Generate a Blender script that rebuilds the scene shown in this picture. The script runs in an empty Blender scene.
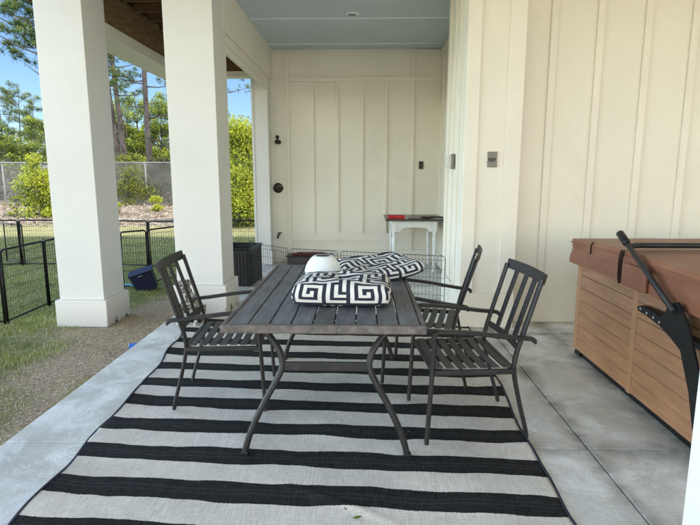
import bpy, bmesh, math, random
from mathutils import Vector, Matrix, noise
R = math.radians
SC = bpy.context.scene
COL = SC.collection
rnd = random.Random(7)

# ------------------------------------------------------------------ materials
def nd(t, ty, **kw):
    n = t.nodes.new(ty)
    for k, v in kw.items(): setattr(n, k, v)
    return n
def mat(name, col, rough=.7, var=.12, scale=6, bump=0.0, bscale=60, metal=0, spec=.4, col2=None, stretch=None, translucent=0, detail=5):
    m = bpy.data.materials.new(name); m.use_nodes = True
    t = m.node_tree; b = t.nodes['Principled BSDF']; L = t.links.new
    tc = nd(t, 'ShaderNodeTexCoord'); mp = nd(t, 'ShaderNodeMapping')
    if stretch: mp.inputs['Scale'].default_value = stretch
    L(tc.outputs['Object'], mp.inputs[0])
    n = nd(t, 'ShaderNodeTexNoise'); n.inputs['Scale'].default_value = scale; n.inputs['Detail'].default_value = detail; n.inputs['Roughness'].default_value = .6
    L(mp.outputs[0], n.inputs['Vector'])
    r = nd(t, 'ShaderNodeValToRGB')
    c2 = col2 or tuple(c * (1 + var) for c in col); c1 = tuple(c * (1 - var) for c in col) if not col2 else col
    r.color_ramp.elements[0].color = (*c1, 1); r.color_ramp.elements[1].color = (*c2, 1)
    r.color_ramp.elements[0].position = .3; r.color_ramp.elements[1].position = .7
    L(n.outputs['Fac'], r.inputs[0]); L(r.outputs[0], b.inputs['Base Color'])
    b.inputs['Roughness'].default_value = rough; b.inputs['Metallic'].default_value = metal
    b.inputs['Specular IOR Level'].default_value = spec
    if bump:
        n2 = nd(t, 'ShaderNodeTexNoise'); n2.inputs['Scale'].default_value = bscale; n2.inputs['Detail'].default_value = 4
        L(mp.outputs[0], n2.inputs['Vector'])
        bp = nd(t, 'ShaderNodeBump'); bp.inputs['Strength'].default_value = bump; bp.inputs['Distance'].default_value = .01
        L(n2.outputs['Fac'], bp.inputs['Height']); L(bp.outputs[0], b.inputs['Normal'])
    if translucent:
        tr = nd(t, 'ShaderNodeBsdfTranslucent'); mx = nd(t, 'ShaderNodeMixShader'); mx.inputs[0].default_value = translucent
        L(r.outputs[0], tr.inputs[0]); L(b.outputs[0], mx.inputs[1]); L(tr.outputs[0], mx.inputs[2])
        L(mx.outputs[0], t.nodes['Material Output'].inputs[0])
    return m

M = {}
M['cream'] = mat('cream_paint', (.735, .69, .585), .55, .05, .8, .35, 26)
M['white_col'] = mat('column_paint', (.66, .645, .615), .5, .045, .9, .3, 30)
M['white_trim'] = mat('white_trim_paint', (.74, .69, .59), .5, .05, 1.6, .3, 40)
M['ceil'] = mat('blue_grey_paint', (.49, .545, .57), .6, .05, 1.5, .06, 160)
M['ceil_batten'] = mat('pale_batten_paint', (.72, .76, .76), .6, .05, 2)
M['timber'] = mat('rough_timber', (.20, .12, .055), .85, .4, 5, .5, 50, stretch=(8, 1, 8))
M['timber_x'] = mat('joist_timber', (.16, .085, .035), .85, .4, 5, .5, 50, stretch=(1, 8, 8))
M['iron'] = mat('dark_powder_coat', (.027, .025, .025), .48, .25, 14, .25, 180, .35)
M['seat_slat'] = mat('weathered_metal_slat', (.045, .045, .049), .5, .3, 9, .3, 120, .25)
M['plank'] = mat('table_plank', (.080, .083, .092), .48, .5, 6, .7, 60, 0, .5, stretch=(5, .8, 5))
M['table_edge'] = mat('worn_brown_edge', (.105, .088, .080), .6, .45, 22, .4, 80, .1)
M['black'] = mat('black_metal', (.012, .012, .013), .45, .2, 10, .1, 90, .3)
M['wire'] = mat('wire_metal', (.05, .052, .055), .5, .2, 20, 0, 0, .5)
M['galv'] = mat('galvanised_wire', (.30, .30, .30), .5, .2, 2, 0, 0, .3)
M['resin'] = mat('black_resin', (.022, .020, .019), .6, .35, 3, .4, 40, stretch=(6, 6, 1))
M['bronze'] = mat('dark_bronze', (.05, .035, .025), .4, .2, 20, 0, 0, .8)
M['greyplate'] = mat('grey_plastic', (.20, .18, .16), .5, .1, 20)
M['darkplate'] = mat('dark_grey_plastic', (.07, .065, .055), .5, .1, 20)
M['panel_tan'] = mat('tub_panel', (.33, .17, .088), .62, .2, 3, .25, 90, stretch=(6, 1, 10))
M['tub_post'] = mat('tub_corner', (.35, .19, .10), .6, .08, 4, .1, 80)
M['leather'] = mat('brown_vinyl', (.20, .078, .042), .45, .15, 3, .3, 30)
M['strap'] = mat('brown_strap', (.03, .012, .008), .6, .1, 20)
M['red'] = mat('red_fabric', (.42, .015, .02), .7, .2, 20, .3, 60)
M['darkred'] = mat('dark_red_fabric', (.10, .012, .012), .8, .3, 30, .4, 60)
M['brownbox'] = mat('dark_brown_wood', (.06, .042, .035), .7, .3, 8, .3, 60)
M['tabletop_dark'] = mat('dark_stained_top', (.045, .035, .025), .28, .3, 6, .15, 60, 0, .6)
M['whitewood'] = mat('white_painted_wood', (.72, .72, .70), .5, .05, 8, .1, 60)
M['ceramic'] = mat('white_ceramic', (.74, .76, .74), .35, .03, 6)
M['dark_in'] = mat('dark_inside', (.05, .05, .05), .8)
M['navy'] = mat('navy_plastic', (.012, .014, .045), .5, .2, 8)
M['cyan'] = mat('light_blue_plastic', (.10, .38, .62), .4, .1, 8)
M['blue'] = mat('bright_blue_plastic', (.03, .16, .60), .4, .1, 8)
M['litter'] = mat('pale_scrap', (.7, .7, .64), .7)
M['cush_w'] = mat('cushion_white_thread', (.70, .68, .62), .9, .08, 12, .5, 420)
M['cush_n'] = mat('cushion_navy_thread', (.022, .024, .040), .9, .25, 12, .5, 420)
M['bark'] = mat('pine_bark', (.085, .074, .068), .95, .5, 5, 1, 20, stretch=(4, 4, 1))
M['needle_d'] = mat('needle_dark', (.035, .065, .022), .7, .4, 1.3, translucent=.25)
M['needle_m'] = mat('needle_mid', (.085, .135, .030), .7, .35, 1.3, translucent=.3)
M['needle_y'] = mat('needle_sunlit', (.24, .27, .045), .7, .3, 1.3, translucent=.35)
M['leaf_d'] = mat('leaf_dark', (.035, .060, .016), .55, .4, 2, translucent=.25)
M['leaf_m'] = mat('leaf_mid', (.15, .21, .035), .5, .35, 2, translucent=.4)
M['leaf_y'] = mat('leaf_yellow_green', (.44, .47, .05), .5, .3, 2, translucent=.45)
M['brush_g'] = mat('grey_twig', (.16, .14, .115), .9, .4, 2)
M['brush_o'] = mat('olive_leaf', (.105, .115, .045), .8, .4, 2, translucent=.3)
M['grass1'] = mat('grass_blade_green', (.25, .27, .065), .6, .4, 1.2, translucent=.3)
M['grass2'] = mat('grass_blade_dry', (.56, .52, .30), .8, .3, 1.2, translucent=.3)
M['straw'] = mat('straw', (.52, .42, .30), .9, .3, 3)
M['straw_d'] = mat('straw_dark', (.27, .195, .125), .9, .4, 3)
M['glass_clear'] = None

def per_object_tone(m, lo, hi):
    t = m.node_tree; b = t.nodes['Principled BSDF']; src = b.inputs['Base Color'].links[0].from_socket
    oi = nd(t, 'ShaderNodeObjectInfo'); mr = nd(t, 'ShaderNodeMapRange'); mr.inputs[3].default_value = lo; mr.inputs[4].default_value = hi
    t.links.new(oi.outputs['Random'], mr.inputs[0]); mx = nd(t, 'ShaderNodeMixRGB', blend_type='MULTIPLY'); mx.inputs[0].default_value = 1
    t.links.new(src, mx.inputs[1]); t.links.new(mr.outputs[0], mx.inputs[2]); t.links.new(mx.outputs[0], b.inputs['Base Color'])
def worn(m, col, lo, hi, scale):
    # blotches of bare or rusty metal through the coating
    t = m.node_tree; b = t.nodes['Principled BSDF']; src = b.inputs['Base Color'].links[0].from_socket
    tc = nd(t, 'ShaderNodeTexCoord'); n = nd(t, 'ShaderNodeTexNoise'); n.inputs['Scale'].default_value = scale; n.inputs['Detail'].default_value = 8; n.inputs['Roughness'].default_value = .7
    t.links.new(tc.outputs['Object'], n.inputs[0]); r = nd(t, 'ShaderNodeMapRange'); r.inputs[1].default_value = lo; r.inputs[2].default_value = hi; t.links.new(n.outputs['Fac'], r.inputs[0])
    mx = nd(t, 'ShaderNodeMixRGB'); t.links.new(r.outputs[0], mx.inputs[0]); t.links.new(src, mx.inputs[1]); mx.inputs[2].default_value = (*col, 1); t.links.new(mx.outputs[0], b.inputs['Base Color'])
per_object_tone(M['plank'], .75, 1.35); per_object_tone(M['seat_slat'], .75, 1.25)
worn(M['plank'], (.16, .16, .165), .56, .72, 7); worn(M['seat_slat'], (.14, .055, .03), .66, .72, 9); worn(M['table_edge'], (.20, .185, .175), .56, .74, 28); worn(M['iron'], (.16, .155, .16), .66, .74, 30)
worn(M['leather'], (.235, .115, .072), .50, .85, 3); worn(M['panel_tan'], (.27, .15, .085), .55, .75, 2.5)
worn(M['cream'], (.65, .60, .49), .55, .80, 1.1)
def glass_mat():
    m = bpy.data.materials.new('clear_cover'); m.use_nodes = True
    b = m.node_tree.nodes['Principled BSDF']
    b.inputs['Base Color'].default_value = (.8, .82, .8, 1); b.inputs['Roughness'].default_value = .15
    b.inputs['Transmission Weight'].default_value = .75; b.inputs['IOR'].default_value = 1.2
    return m
M['glass_clear'] = glass_mat()

# ------------------------------------------------------------------ mesh builder
class MB:
    def __init__(s): s.bm = bmesh.new(); s.mi = 0
    def _tagf(s, before):
        s.bm.faces.ensure_lookup_table()
        for f in s.bm.faces:
            if f.index < 0 or f not in before: f.material_index = s.mi
    def box(s, x0, x1, y0, y1, z0, z1, bev=0.0, mtx=None, mi=0):
        c = [(x, y, z) for x in (x0, x1) for y in (y0, y1) for z in (z0, z1)]
        vs = [s.bm.verts.new(p) for p in c]
        fs = [s.bm.faces.new([vs[i] for i in q]) for q in ((0, 1, 3, 2), (4, 6, 7, 5), (0, 4, 5, 1), (2, 3, 7, 6), (0, 2, 6, 4), (1, 5, 7, 3))]
        for f in fs: f.material_index = mi
        if mtx is not None:
            for v in vs: v.co = mtx @ v.co
        if bev:
            es = list({e for f in fs for e in f.edges})
            r = bmesh.ops.bevel(s.bm, geom=es, offset=bev, segments=2, affect='EDGES', profile=.5)
            for f in r['faces']: f.material_index = mi
        return s
    def sweep(s, pts, sec, up=(0, 0, 1), cap=True, mi=0, smooth=False, scales=None):
        pts = [Vector(p) for p in pts]; rings = []; up = Vector(up)
        n = len(pts)
        for i, p in enumerate(pts):
            d = (pts[min(i + 1, n - 1)] - pts[max(i - 1, 0)]).normalized()
            a = up.cross(d)
            if a.length < 1e-4: a = Vector((1, 0, 0)).cross(d)
            a.normalize(); b = d.cross(a)
            k = scales[i] if scales else 1
            rings.append([s.bm.verts.new(p + a * u * k + b * v * k) for u, v in sec])
        m = len(sec)
        for i in range(n - 1):
            for j in range(m):
                f = s.bm.faces.new((rings[i][j], rings[i][(j + 1) % m], rings[i + 1][(j + 1) % m], rings[i + 1][j])); f.material_index = mi; f.smooth = smooth
        if cap:
            for rg in (rings[0][::-1], rings[-1]):
                f = s.bm.faces.new(rg); f.material_index = mi
        return s
    def tube(s, pts, r, n=10, mi=0, scales=None, cap=True):
        return s.sweep(pts, [(r * math.cos(2 * math.pi * k / n), r * math.sin(2 * math.pi * k / n)) for k in range(n)], mi=mi, smooth=True, scales=scales, cap=cap)
    def bar(s, pts, w, h, up=(0, 0, 1), mi=0, bev=None):
        b = bev if bev is not None else min(w, h) * .2
        a, c = w / 2, h / 2
        sec = [(a - b, -c), (a, -c + b), (a, c - b), (a - b, c), (-a + b, c), (-a, c - b), (-a, -c + b), (-a + b, -c)]
        return s.sweep(pts, sec, up, mi=mi)
    def lathe(s, prof, c=(0, 0, 0), n=24, mi=0, axis=None):
        rings = []
        mt = axis or Matrix.Identity(4)
        for r, z in prof:
            rings.append([s.bm.verts.new(Vector(c) + (mt @ Vector((r * math.cos(2 * math.pi * k / n), r * math.sin(2 * math.pi * k / n), z)))) for k in range(n)])
        for i in range(len(rings) - 1):
            for j in range(n):
                f = s.bm.faces.new((rings[i][j], rings[i][(j + 1) % n], rings[i + 1][(j + 1) % n], rings[i + 1][j])); f.smooth = True; f.material_index = mi
        s.bm.faces.new(rings[0][::-1]).material_index = mi; s.bm.faces.new(rings[-1]).material_index = mi
        return s
    def prism(s, poly, off, mi=0):
        a = [s.bm.verts.new(p) for p in poly]; b = [s.bm.verts.new(Vector(p) + Vector(off)) for p in poly]
        n = len(a)
        s.bm.faces.new(a[::-1]).material_index = mi; s.bm.faces.new(b).material_index = mi
        for i in range(n): s.bm.faces.new((a[i], a[(i + 1) % n], b[(i + 1) % n], b[i])).material_index = mi
        return s
    def quad(s, p, a, b, mi=0):
        vs = [s.bm.verts.new(q) for q in (p - a - b, p + a - b, p + a + b, p - a + b)]
        s.bm.faces.new(vs).material_index = mi
    def tri(s, p, q, r, mi=0):
        s.bm.faces.new([s.bm.verts.new(x) for x in (p, q, r)]).material_index = mi
    def build(s, name, mats, parent=None, recalc=True):
        if recalc: bmesh.ops.recalc_face_normals(s.bm, faces=s.bm.faces[:])
        me = bpy.data.meshes.new(name); s.bm.to_mesh(me); s.bm.free()
        for m in (mats if isinstance(mats, (list, tuple)) else [mats]): me.materials.append(m)
        o = bpy.data.objects.new(name, me); COL.objects.link(o)
        if parent: o.parent = parent
        return o
def tag(o, label=None, cat=None, group=None, kind=None):
    if label: o['label'] = label
    if cat: o['category'] = cat
    if group: o['group'] = group
    if kind: o['kind'] = kind
    return o
def thing(name, label, cat, loc=(0, 0, 0), rz=0, group=None):
    o = bpy.data.objects.new(name, None); COL.objects.link(o); o.empty_display_size = .1
    o.location = loc; o.rotation_euler = (0, 0, rz)
    return tag(o, label, cat, group)
def dup(root, loc, rz, label=None):
    def cp(o, parent):
        c = o.copy(); COL.objects.link(c); c.parent = parent
        for ch in list(o.children): cp(ch, c)
        return c
    r = root.copy(); COL.objects.link(r); r.location = loc; r.rotation_euler = (0, 0, rz)
    for ch in list(root.children): cp(ch, r)
    if label: r['label'] = label
    return r
G = -.13
def P(px, Y): return math.tan(math.atan((px - 350) / 530 / 1.0138) - R(1.4)) * Y          # metres to the side at depth Y

# ------------------------------------------------------------------ terrain helpers
def nz(x, y, s=1.0, o=0): return noise.noise(Vector((x * s + o, y * s - o, o * .37)))
def ground_z(x, y):
    z = G + .012 * nz(x, y, .9)
    if y > 14: z += min((y - 14) / 8, 1) * .24
    if x > -2.0 and y < 9: z = G - .05
    return z
def dirt_edge(y):
    if y < 5: return -2.36 - .33 * (y - 2.6)
    if y < 6.2: return -3.35 + (y - 5) * .5
    if y < 7.8: return -2.75 + (y - 6.2) * .5
    return -1.9
def dirtness(x, y):
    v = x - dirt_edge(y) + .45 * nz(x, y, 1.6, 3) + .2 * nz(x, y, 6, 9)
    return max(0, min(1, .5 + v * 2.2))

def ground_material():
    m = bpy.data.materials.new('lawn_soil_mulch'); m.use_nodes = True
    t = m.node_tree; b = t.nodes['Principled BSDF']; L = t.links.new
    b.inputs['Roughness'].default_value = .95; b.inputs['Specular IOR Level'].default_value = .1
    tc = nd(t, 'ShaderNodeTexCoord')
    at = nd(t, 'ShaderNodeAttribute', attribute_name='zone'); sp = nd(t, 'ShaderNodeSeparateColor'); L(at.outputs['Color'], sp.inputs[0])
    def noi(s, d=6, r=.65):
        n = nd(t, 'ShaderNodeTexNoise'); n.inputs['Scale'].default_value = s; n.inputs['Detail'].default_value = d; n.inputs['Roughness'].default_value = r
        L(tc.outputs['Object'], n.inputs['Vector']); return n
    def ramp(src, stops):
        r = nd(t, 'ShaderNodeValToRGB'); e = r.color_ramp.elements
        while len(e) < len(stops): e.new(.5)
        for i, (p, c) in enumerate(stops): e[i].position = p; e[i].color = (*c, 1)
        L(src, r.inputs[0]); return r
    g = ramp(noi(9).outputs['Fac'], [(.3, (.11, .14, .045)), (.5, (.20, .22, .075)), (.7, (.33, .30, .15))])
    d = ramp(noi(45, 8, .75).outputs['Fac'], [(.32, (.17, .12, .075)), (.48, (.38, .285, .185)), (.62, (.58, .47, .33)), (.72, (.72, .64, .50))])
    u = ramp(noi(6, 8, .75).outputs['Fac'], [(.3, (.24, .165, .11)), (.5, (.46, .35, .25)), (.7, (.62, .51, .38))])
    mx = nd(t, 'ShaderNodeMixRGB'); L(sp.outputs[0], mx.inputs[0]); L(g.outputs[0], mx.inputs[1]); L(d.outputs[0], mx.inputs[2])
    mxd = nd(t, 'ShaderNodeMixRGB'); L(sp.outputs[2], mxd.inputs[0]); L(mx.outputs[0], mxd.inputs[1]); mxd.inputs[2].default_value = (.46, .41, .20, 1)
    mx2 = nd(t, 'ShaderNodeMixRGB'); L(sp.outputs[1], mx2.inputs[0]); L(mxd.outputs[0], mx2.inputs[1]); L(u.outputs[0], mx2.inputs[2])
    L(mx2.outputs[0], b.inputs['Base Color'])
    bp = nd(t, 'ShaderNodeBump'); bp.inputs['Strength'].default_value = .9; bp.inputs['Distance'].default_value = .02
    L(noi(70, 6).outputs['Fac'], bp.inputs['Height']); L(bp.outputs[0], b.inputs['Normal'])
    return m
def build_ground():
    bm = bmesh.new()
    xs = [-600, -200, -80, -45] + [-30 + i for i in range(18)] + [-12 + i * .2 for i in range(53)] + [-1.2, 0, 2, 5, 8, 12, 25, 60, 200, 600]
    ys = [-600, -100, -30, -10, -3, 0, 1] + [1.6 + i * .2 for i in range(64)] + [15 + i for i in range(16)] + [36, 45, 60, 100, 200, 600]
    lay = bm.loops.layers.color.new('zone')
    V = [[bm.verts.new((x, y, ground_z(x, y))) for x in xs] for y in ys]
    def zone(x, y):
        d = dirtness(x, y) if 0 < y < 9 else (0 if y >= 9 else .6)
        u = max(0, min(1, (y - (15.4 + .5 * nz(x, y, .5))) * 1.5)); dry = max(0, min(1, (y - 12.4) * .9)) * .9  # grass past the shade edge painted drier and yellower to look sunlit
        return (d, u, dry, 1)
    for j in range(len(ys) - 1):
        for i in range(len(xs) - 1):
            f = bm.faces.new((V[j][i], V[j][i + 1], V[j + 1][i + 1], V[j + 1][i])); f.smooth = True
            for l in f.loops: l[lay] = zone(l.vert.co.x, l.vert.co.y)
    me = bpy.data.meshes.new('lawn_ground'); bm.to_mesh(me); bm.free(); me.materials.append(ground_material())
    o = bpy.data.objects.new('lawn_ground', me); COL.objects.link(o); tag(o, kind='structure')
build_ground()

def build_grass():
    g = MB(); r = random.Random(3)
    def blade(x, y, h, w, mi):
        z = ground_z(x, y) - .005; a = r.uniform(0, 6.28); l = r.uniform(.1, .7) * h
        dx, dy = math.cos(a), math.sin(a); px, py = -dy * w, dx * w
        t = Vector((x + dx * l, y + dy * l, z + h))
        g.tri(Vector((x - px, y - py, z)), Vector((x + px, y + py, z)), t, mi)
    n = 0
    while n < 150000:
        y = 2.4 + (r.random() ** 1.7) * 12.5; w = .35 + y * .66
        x = r.uniform(max(-1.95 - y * .52 - .8, -9.5), -1.96)
        if x < -.75 * y - .8: continue
        dd = dirtness(x, y) if y < 9 else 0
        n += 1
        if r.random() < dd * .97: continue
        if nz(x, y, 3, 5) < -.18 and r.random() < .75: continue
        sc = 1 + y * .09
        blade(x, y, r.uniform(.018, .045) * (1 + .5 * nz(x, y, 1.2, 2)), .0022 * sc, 0 if r.random() < .72 + .2 * nz(x, y, .8, 11) - max(0, y - 12) * .45 else 1)  # more dry yellow blades past the shade edge, for a sunlit look
    for k in range(9000):   # short strip of tufts along the slab edge
        y = r.uniform(3.3, 4.6); x = -1.96 - abs(r.gauss(0, .05))
        if nz(x, y, 2.2, 8) > -.02: blade(x, y, r.uniform(.02, .05), .003, 0)
    tag(g.build('lawn_grass', [M['grass1'], M['grass2']], recalc=False), 'short green lawn with dry blades beside the patio', 'grass', kind='stuff')
    s = MB()
    for k in range(24000):
        y = 2.3 + (r.random() ** 1.3) * 5; x = r.uniform(-4.2, -1.97)
        if r.random() > dirtness(x, y): continue
        a = r.uniform(0, 6.28); l = r.uniform(.004, .016) * (2 if r.random() < .06 else 1); w = r.uniform(.001, .0035)
        d = Vector((math.cos(a), math.sin(a), r.uniform(-.15, .3))) * l; b = Vector((-math.sin(a), math.cos(a), r.uniform(-.3, .3))) * w
        s.quad(Vector((x, y, ground_z(x, y) + r.uniform(.003, .012))), d, b, 0 if r.random() < .6 else 1)
    tag(s.build('dead_grass_litter', [M['straw'], M['straw_d']], recalc=False), 'dry straw and leaf crumbs over the bare soil', 'leaf litter', kind='stuff')
    s = MB()
    for k in range(14000):
        y = r.uniform(15, 23); x = r.uniform(-19, -2)
        a = r.uniform(0, 6.28); l = r.uniform(.03, .12); w = r.uniform(.006, .02)
        d = Vector((math.cos(a), math.sin(a), r.uniform(-.15, .4))) * l; b = Vector((-math.sin(a), math.cos(a), r.uniform(-.3, .3))) * w
        s.quad(Vector((x, y, ground_z(x, y) + r.uniform(.0, .05))), d, b, 0 if r.random() < .6 else 1)
    tag(s.build('pine_straw', [M['straw'], M['brush_g']], recalc=False), 'tan pine straw mulch in front of the chain link fence', 'mulch', kind='stuff')
build_grass()

# ------------------------------------------------------------------ patio slab
def slab_material():
    m = bpy.data.materials.new('broom_concrete'); m.use_nodes = True
    t = m.node_tree; b = t.nodes['Principled BSDF']; L = t.links.new
    tc = nd(t, 'ShaderNodeTexCoord')
    def noi(s, d=6, r=.6, dist=0):
        n = nd(t, 'ShaderNodeTexNoise'); n.inputs['Scale'].default_value = s; n.inputs['Detail'].default_value = d; n.inputs['Roughness'].default_value = r; n.inputs['Distortion'].default_value = dist
        L(tc.outputs['Object'], n.inputs['Vector']); return n
    def ramp(src, stops):
        r = nd(t, 'ShaderNodeValToRGB'); e = r.color_ramp.elements
        while len(e) < len(stops): e.new(.5)
        for i, (p, c) in enumerate(stops): e[i].position = p; e[i].color = (*c, 1)
        L(src, r.inputs[0]); return r
    a = ramp(noi(2.2, 8, .65, .6).outputs['Fac'], [(.3, (.44, .42, .375)), (.5, (.53, .515, .47)), (.68, (.63, .615, .575))])
    sm = ramp(noi(3.2, 12, .78, .5).outputs['Fac'], [(.47, (0, 0, 0)), (.60, (.85, .85, .85))])       # chalky trowel smears
    mx = nd(t, 'ShaderNodeMixRGB'); L(sm.outputs[0], mx.inputs[0]); L(a.outputs[0], mx.inputs[1]); mx.inputs[2].default_value = (.72, .72, .70, 1)
    # damp dirt along joints
    sx = nd(t, 'ShaderNodeSeparateXYZ'); L(tc.outputs['Object'], sx.inputs[0])
    def near(out, val, w):
        s = nd(t, 'ShaderNodeMath', operation='SUBTRACT'); L(out, s.inputs[0]); s.inputs[1].default_value = val
        ab = nd(t, 'ShaderNodeMath', operation='ABSOLUTE'); L(s.outputs[0], ab.inputs[0])
        mr = nd(t, 'ShaderNodeMapRange'); mr.inputs[1].default_value = 0; mr.inputs[2].default_value = w; mr.inputs[3].default_value = 1; mr.inputs[4].default_value = 0
        L(ab.outputs[0], mr.inputs[0]); return mr
    prev = None
    for o, v, w in ((sx.outputs[0], 1.19, .10), (sx.outputs[1], 2.62, .11), (sx.outputs[1], 4.66, .10), (sx.outputs[0], 1.72, .16)):
        q = near(o, v, w)
        if prev is None: prev = q.outputs[0]
        else:
            mm = nd(t, 'ShaderNodeMath', operation='MAXIMUM'); L(prev, mm.inputs[0]); L(q.outputs[0], mm.inputs[1]); prev = mm.outputs[0]
    # only right part is dirty
    mr = nd(t, 'ShaderNodeMapRange'); mr.inputs[1].default_value = -1.2; mr.inputs[2].default_value = .8; mr.inputs[3].default_value = .15; mr.inputs[4].default_value = 1; L(sx.outputs[0], mr.inputs[0])
    mu = nd(t, 'ShaderNodeMath', operation='MULTIPLY'); L(prev, mu.inputs[0]); L(mr.outputs[0], mu.inputs[1])
    nn = noi(5, 6); mr2 = nd(t, 'ShaderNodeMapRange'); mr2.inputs[1].default_value = .35; mr2.inputs[2].default_value = .6; mr2.inputs[4].default_value = .75; mr2.inputs[3].default_value = .12; L(nn.outputs['Fac'], mr2.inputs[0])
    mu2 = nd(t, 'ShaderNodeMath', operation='MULTIPLY'); L(mu.outputs[0], mu2.inputs[0]); L(mr2.outputs[0], mu2.inputs[1])
    mx2 = nd(t, 'ShaderNodeMixRGB'); L(mu2.outputs[0], mx2.inputs[0]); L(mx.outputs[0], mx2.inputs[1]); mx2.inputs[2].default_value = (.10, .09, .07, 1)
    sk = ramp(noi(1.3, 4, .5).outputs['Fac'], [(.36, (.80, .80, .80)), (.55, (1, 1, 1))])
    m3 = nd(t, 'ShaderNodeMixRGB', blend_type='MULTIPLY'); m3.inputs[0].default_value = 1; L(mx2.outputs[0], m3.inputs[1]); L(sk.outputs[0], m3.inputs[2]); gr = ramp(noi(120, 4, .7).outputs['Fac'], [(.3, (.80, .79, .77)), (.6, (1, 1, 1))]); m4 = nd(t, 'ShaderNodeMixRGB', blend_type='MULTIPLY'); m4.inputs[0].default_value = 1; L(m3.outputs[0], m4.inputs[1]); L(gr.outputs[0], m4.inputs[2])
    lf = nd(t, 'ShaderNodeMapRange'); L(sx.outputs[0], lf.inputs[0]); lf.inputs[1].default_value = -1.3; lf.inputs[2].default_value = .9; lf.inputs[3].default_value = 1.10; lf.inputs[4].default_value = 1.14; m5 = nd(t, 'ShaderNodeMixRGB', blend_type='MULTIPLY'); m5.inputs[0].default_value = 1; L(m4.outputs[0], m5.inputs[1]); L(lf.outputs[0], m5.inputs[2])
    L(m5.outputs[0], b.inputs['Base Color'])
    b.inputs['Roughness'].default_value = .62; b.inputs['Specular IOR Level'].default_value = .35
    bp = nd(t, 'ShaderNodeBump'); bp.inputs['Strength'].default_value = .35; bp.inputs['Distance'].default_value = .008
    L(noi(55, 6, .7).outputs['Fac'], bp.inputs['Height']); L(bp.outputs[0], b.inputs['Normal'])
    return m
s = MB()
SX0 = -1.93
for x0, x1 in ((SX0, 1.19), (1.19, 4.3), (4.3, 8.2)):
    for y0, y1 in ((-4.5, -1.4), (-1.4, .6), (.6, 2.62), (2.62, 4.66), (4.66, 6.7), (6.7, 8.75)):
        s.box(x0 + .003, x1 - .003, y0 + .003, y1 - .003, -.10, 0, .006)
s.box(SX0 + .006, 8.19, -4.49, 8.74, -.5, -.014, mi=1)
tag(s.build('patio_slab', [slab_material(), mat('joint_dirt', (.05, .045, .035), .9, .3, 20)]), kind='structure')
s = MB(); s.box(-14, 16, -40, -4.51, -.4, -.02)
tag(s.build('bounce_ground', mat('pale_bounce_ground', (.58, .53, .44), .8, .1, 2, .3, 60)), kind='structure')  # unseen pale ground added behind the camera to bounce warm light

# ------------------------------------------------------------------ house shell
house = thing('house', 'cream board and batten house wall and porch around the patio', 'house')
YB = 8.6; ZC = 3.32
w = MB(); w.box(-1.75, 1.5, YB, YB + .2, 0, 3.6); w.build('back_wall', M['cream'], house)
w = MB()
w.box(1.202, 1.5, 5.9, YB - .001, 0, 3.6); w.build('inner_side_wall', M['cream'], house)
w = MB(); w.box(.92, 1.385, 4.87, 5.95, 0, 3.6, .004); w.build('corner_wall', M['cream'], house)
w = MB(); w.box(1.386, 8.0, 5.07, 5.3, 0, 3.6); w.build('tub_side_wall', M['cream'], house)
hpart0 = MB(); hpart0.box(8.001, 8.2, -.3, 5.3, 0, 3.6); hpart0.build('light_block_wall', M['cream'], house)  # unseen wall added to cut light coming from the right
w = MB()
# trims -----------------------------------------------------------
def hpart(name, m, fn, parent=house):
    q = MB(); fn(q); return q.build(name, M[m], parent)
w.bm.free()
T = .02
def back_trim(q):
    f = YB - T
    q.box(-1.54, 1.2, YB - .03, YB - .001, 0.001, .20, .003)                       # baseboard
    q.box(-1.16, 1.2, f - .004, YB - .001, 2.84, 2.91, .003)                     # rail
    q.box(-1.12, .735, YB - .010, YB - .001, .47, .478, .001)
    q.box(-1.22, -1.16, f - .003, YB - .001, .20, 3.31, .003)
    q.box(.74, .80, f - .003, YB - .001, .20, 3.26, .003)
    q.box(.80, 1.2, f - .005, YB - .001, 3.25, 3.31, .003)
hpart('wall_trim', 'white_trim', back_trim)
for x in (-.80, -.41, -.02, .36):
    hpart('batten', 'white_trim', lambda q: q.box(x - .022, x + .022, YB - .022, YB - .001, .48, 2.84, .003))
hpart('panel_rail', 'white_trim', lambda q: q.box(-1.16, .74, YB - .014, YB - .001, .34, .48, .003))
def inner_trim(q):
    for y in (6.5, 6.95, 7.4, 7.85, 8.3): q.box(1.184, 1.203, y - .022, y + .022, .2, 3.18, .003)
    q.box(1.180, 1.203, 5.96, YB - .03, 0.001, .2, .003)
    q.box(1.180, 1.203, 5.96, YB - .03, 3.18, 3.31, .003)
hpart('wall_trim', 'white_trim', inner_trim)
def corner_trim(q):
    y = 4.87
    q.box(.902, 1.02, y - .02, y + .0, .331, 3.6, .003)          # left corner board on the front face
    q.box(1.26, 1.402, y - .02, y + .0, .331, 3.6, .003)
    q.box(.900, .9195, y + .001, y + .11, .331, 3.6, .003)       # return on the side face
    q.box(.900, .9195, 5.82, 5.945, .331, 3.6, .003)
    q.box(.894, 1.407, y - .028, y + .0, .002, .33, .004)
    q.box(.894, .9195, y + .001, 5.945, .002, .33, .004)
    q.box(1.386, 1.402, y + .001, 5.069, .331, 3.6, .003)
    q.box(1.386, 1.407, y + .001, 5.069, .002, .33, .003)
    for yy in (5.25, 5.55): q.box(.906, .9195, yy - .02, yy + .02, .331, 3.6, .003)
hpart('corner_trim', 'white_trim', corner_trim)
hpart('baseboard', 'white_trim', lambda q: q.box(1.408, 7.9, 5.045, 5.069, .002, .33, .004))
for x in (1.705, 2.115, 2.535, 2.945, 3.355, 3.765, 4.175, 4.6, 5.0):
    hpart('batten', 'white_trim', lambda q: q.box(x - .032, x + .032, 5.048, 5.069, .332, 3.6, .004))
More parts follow.
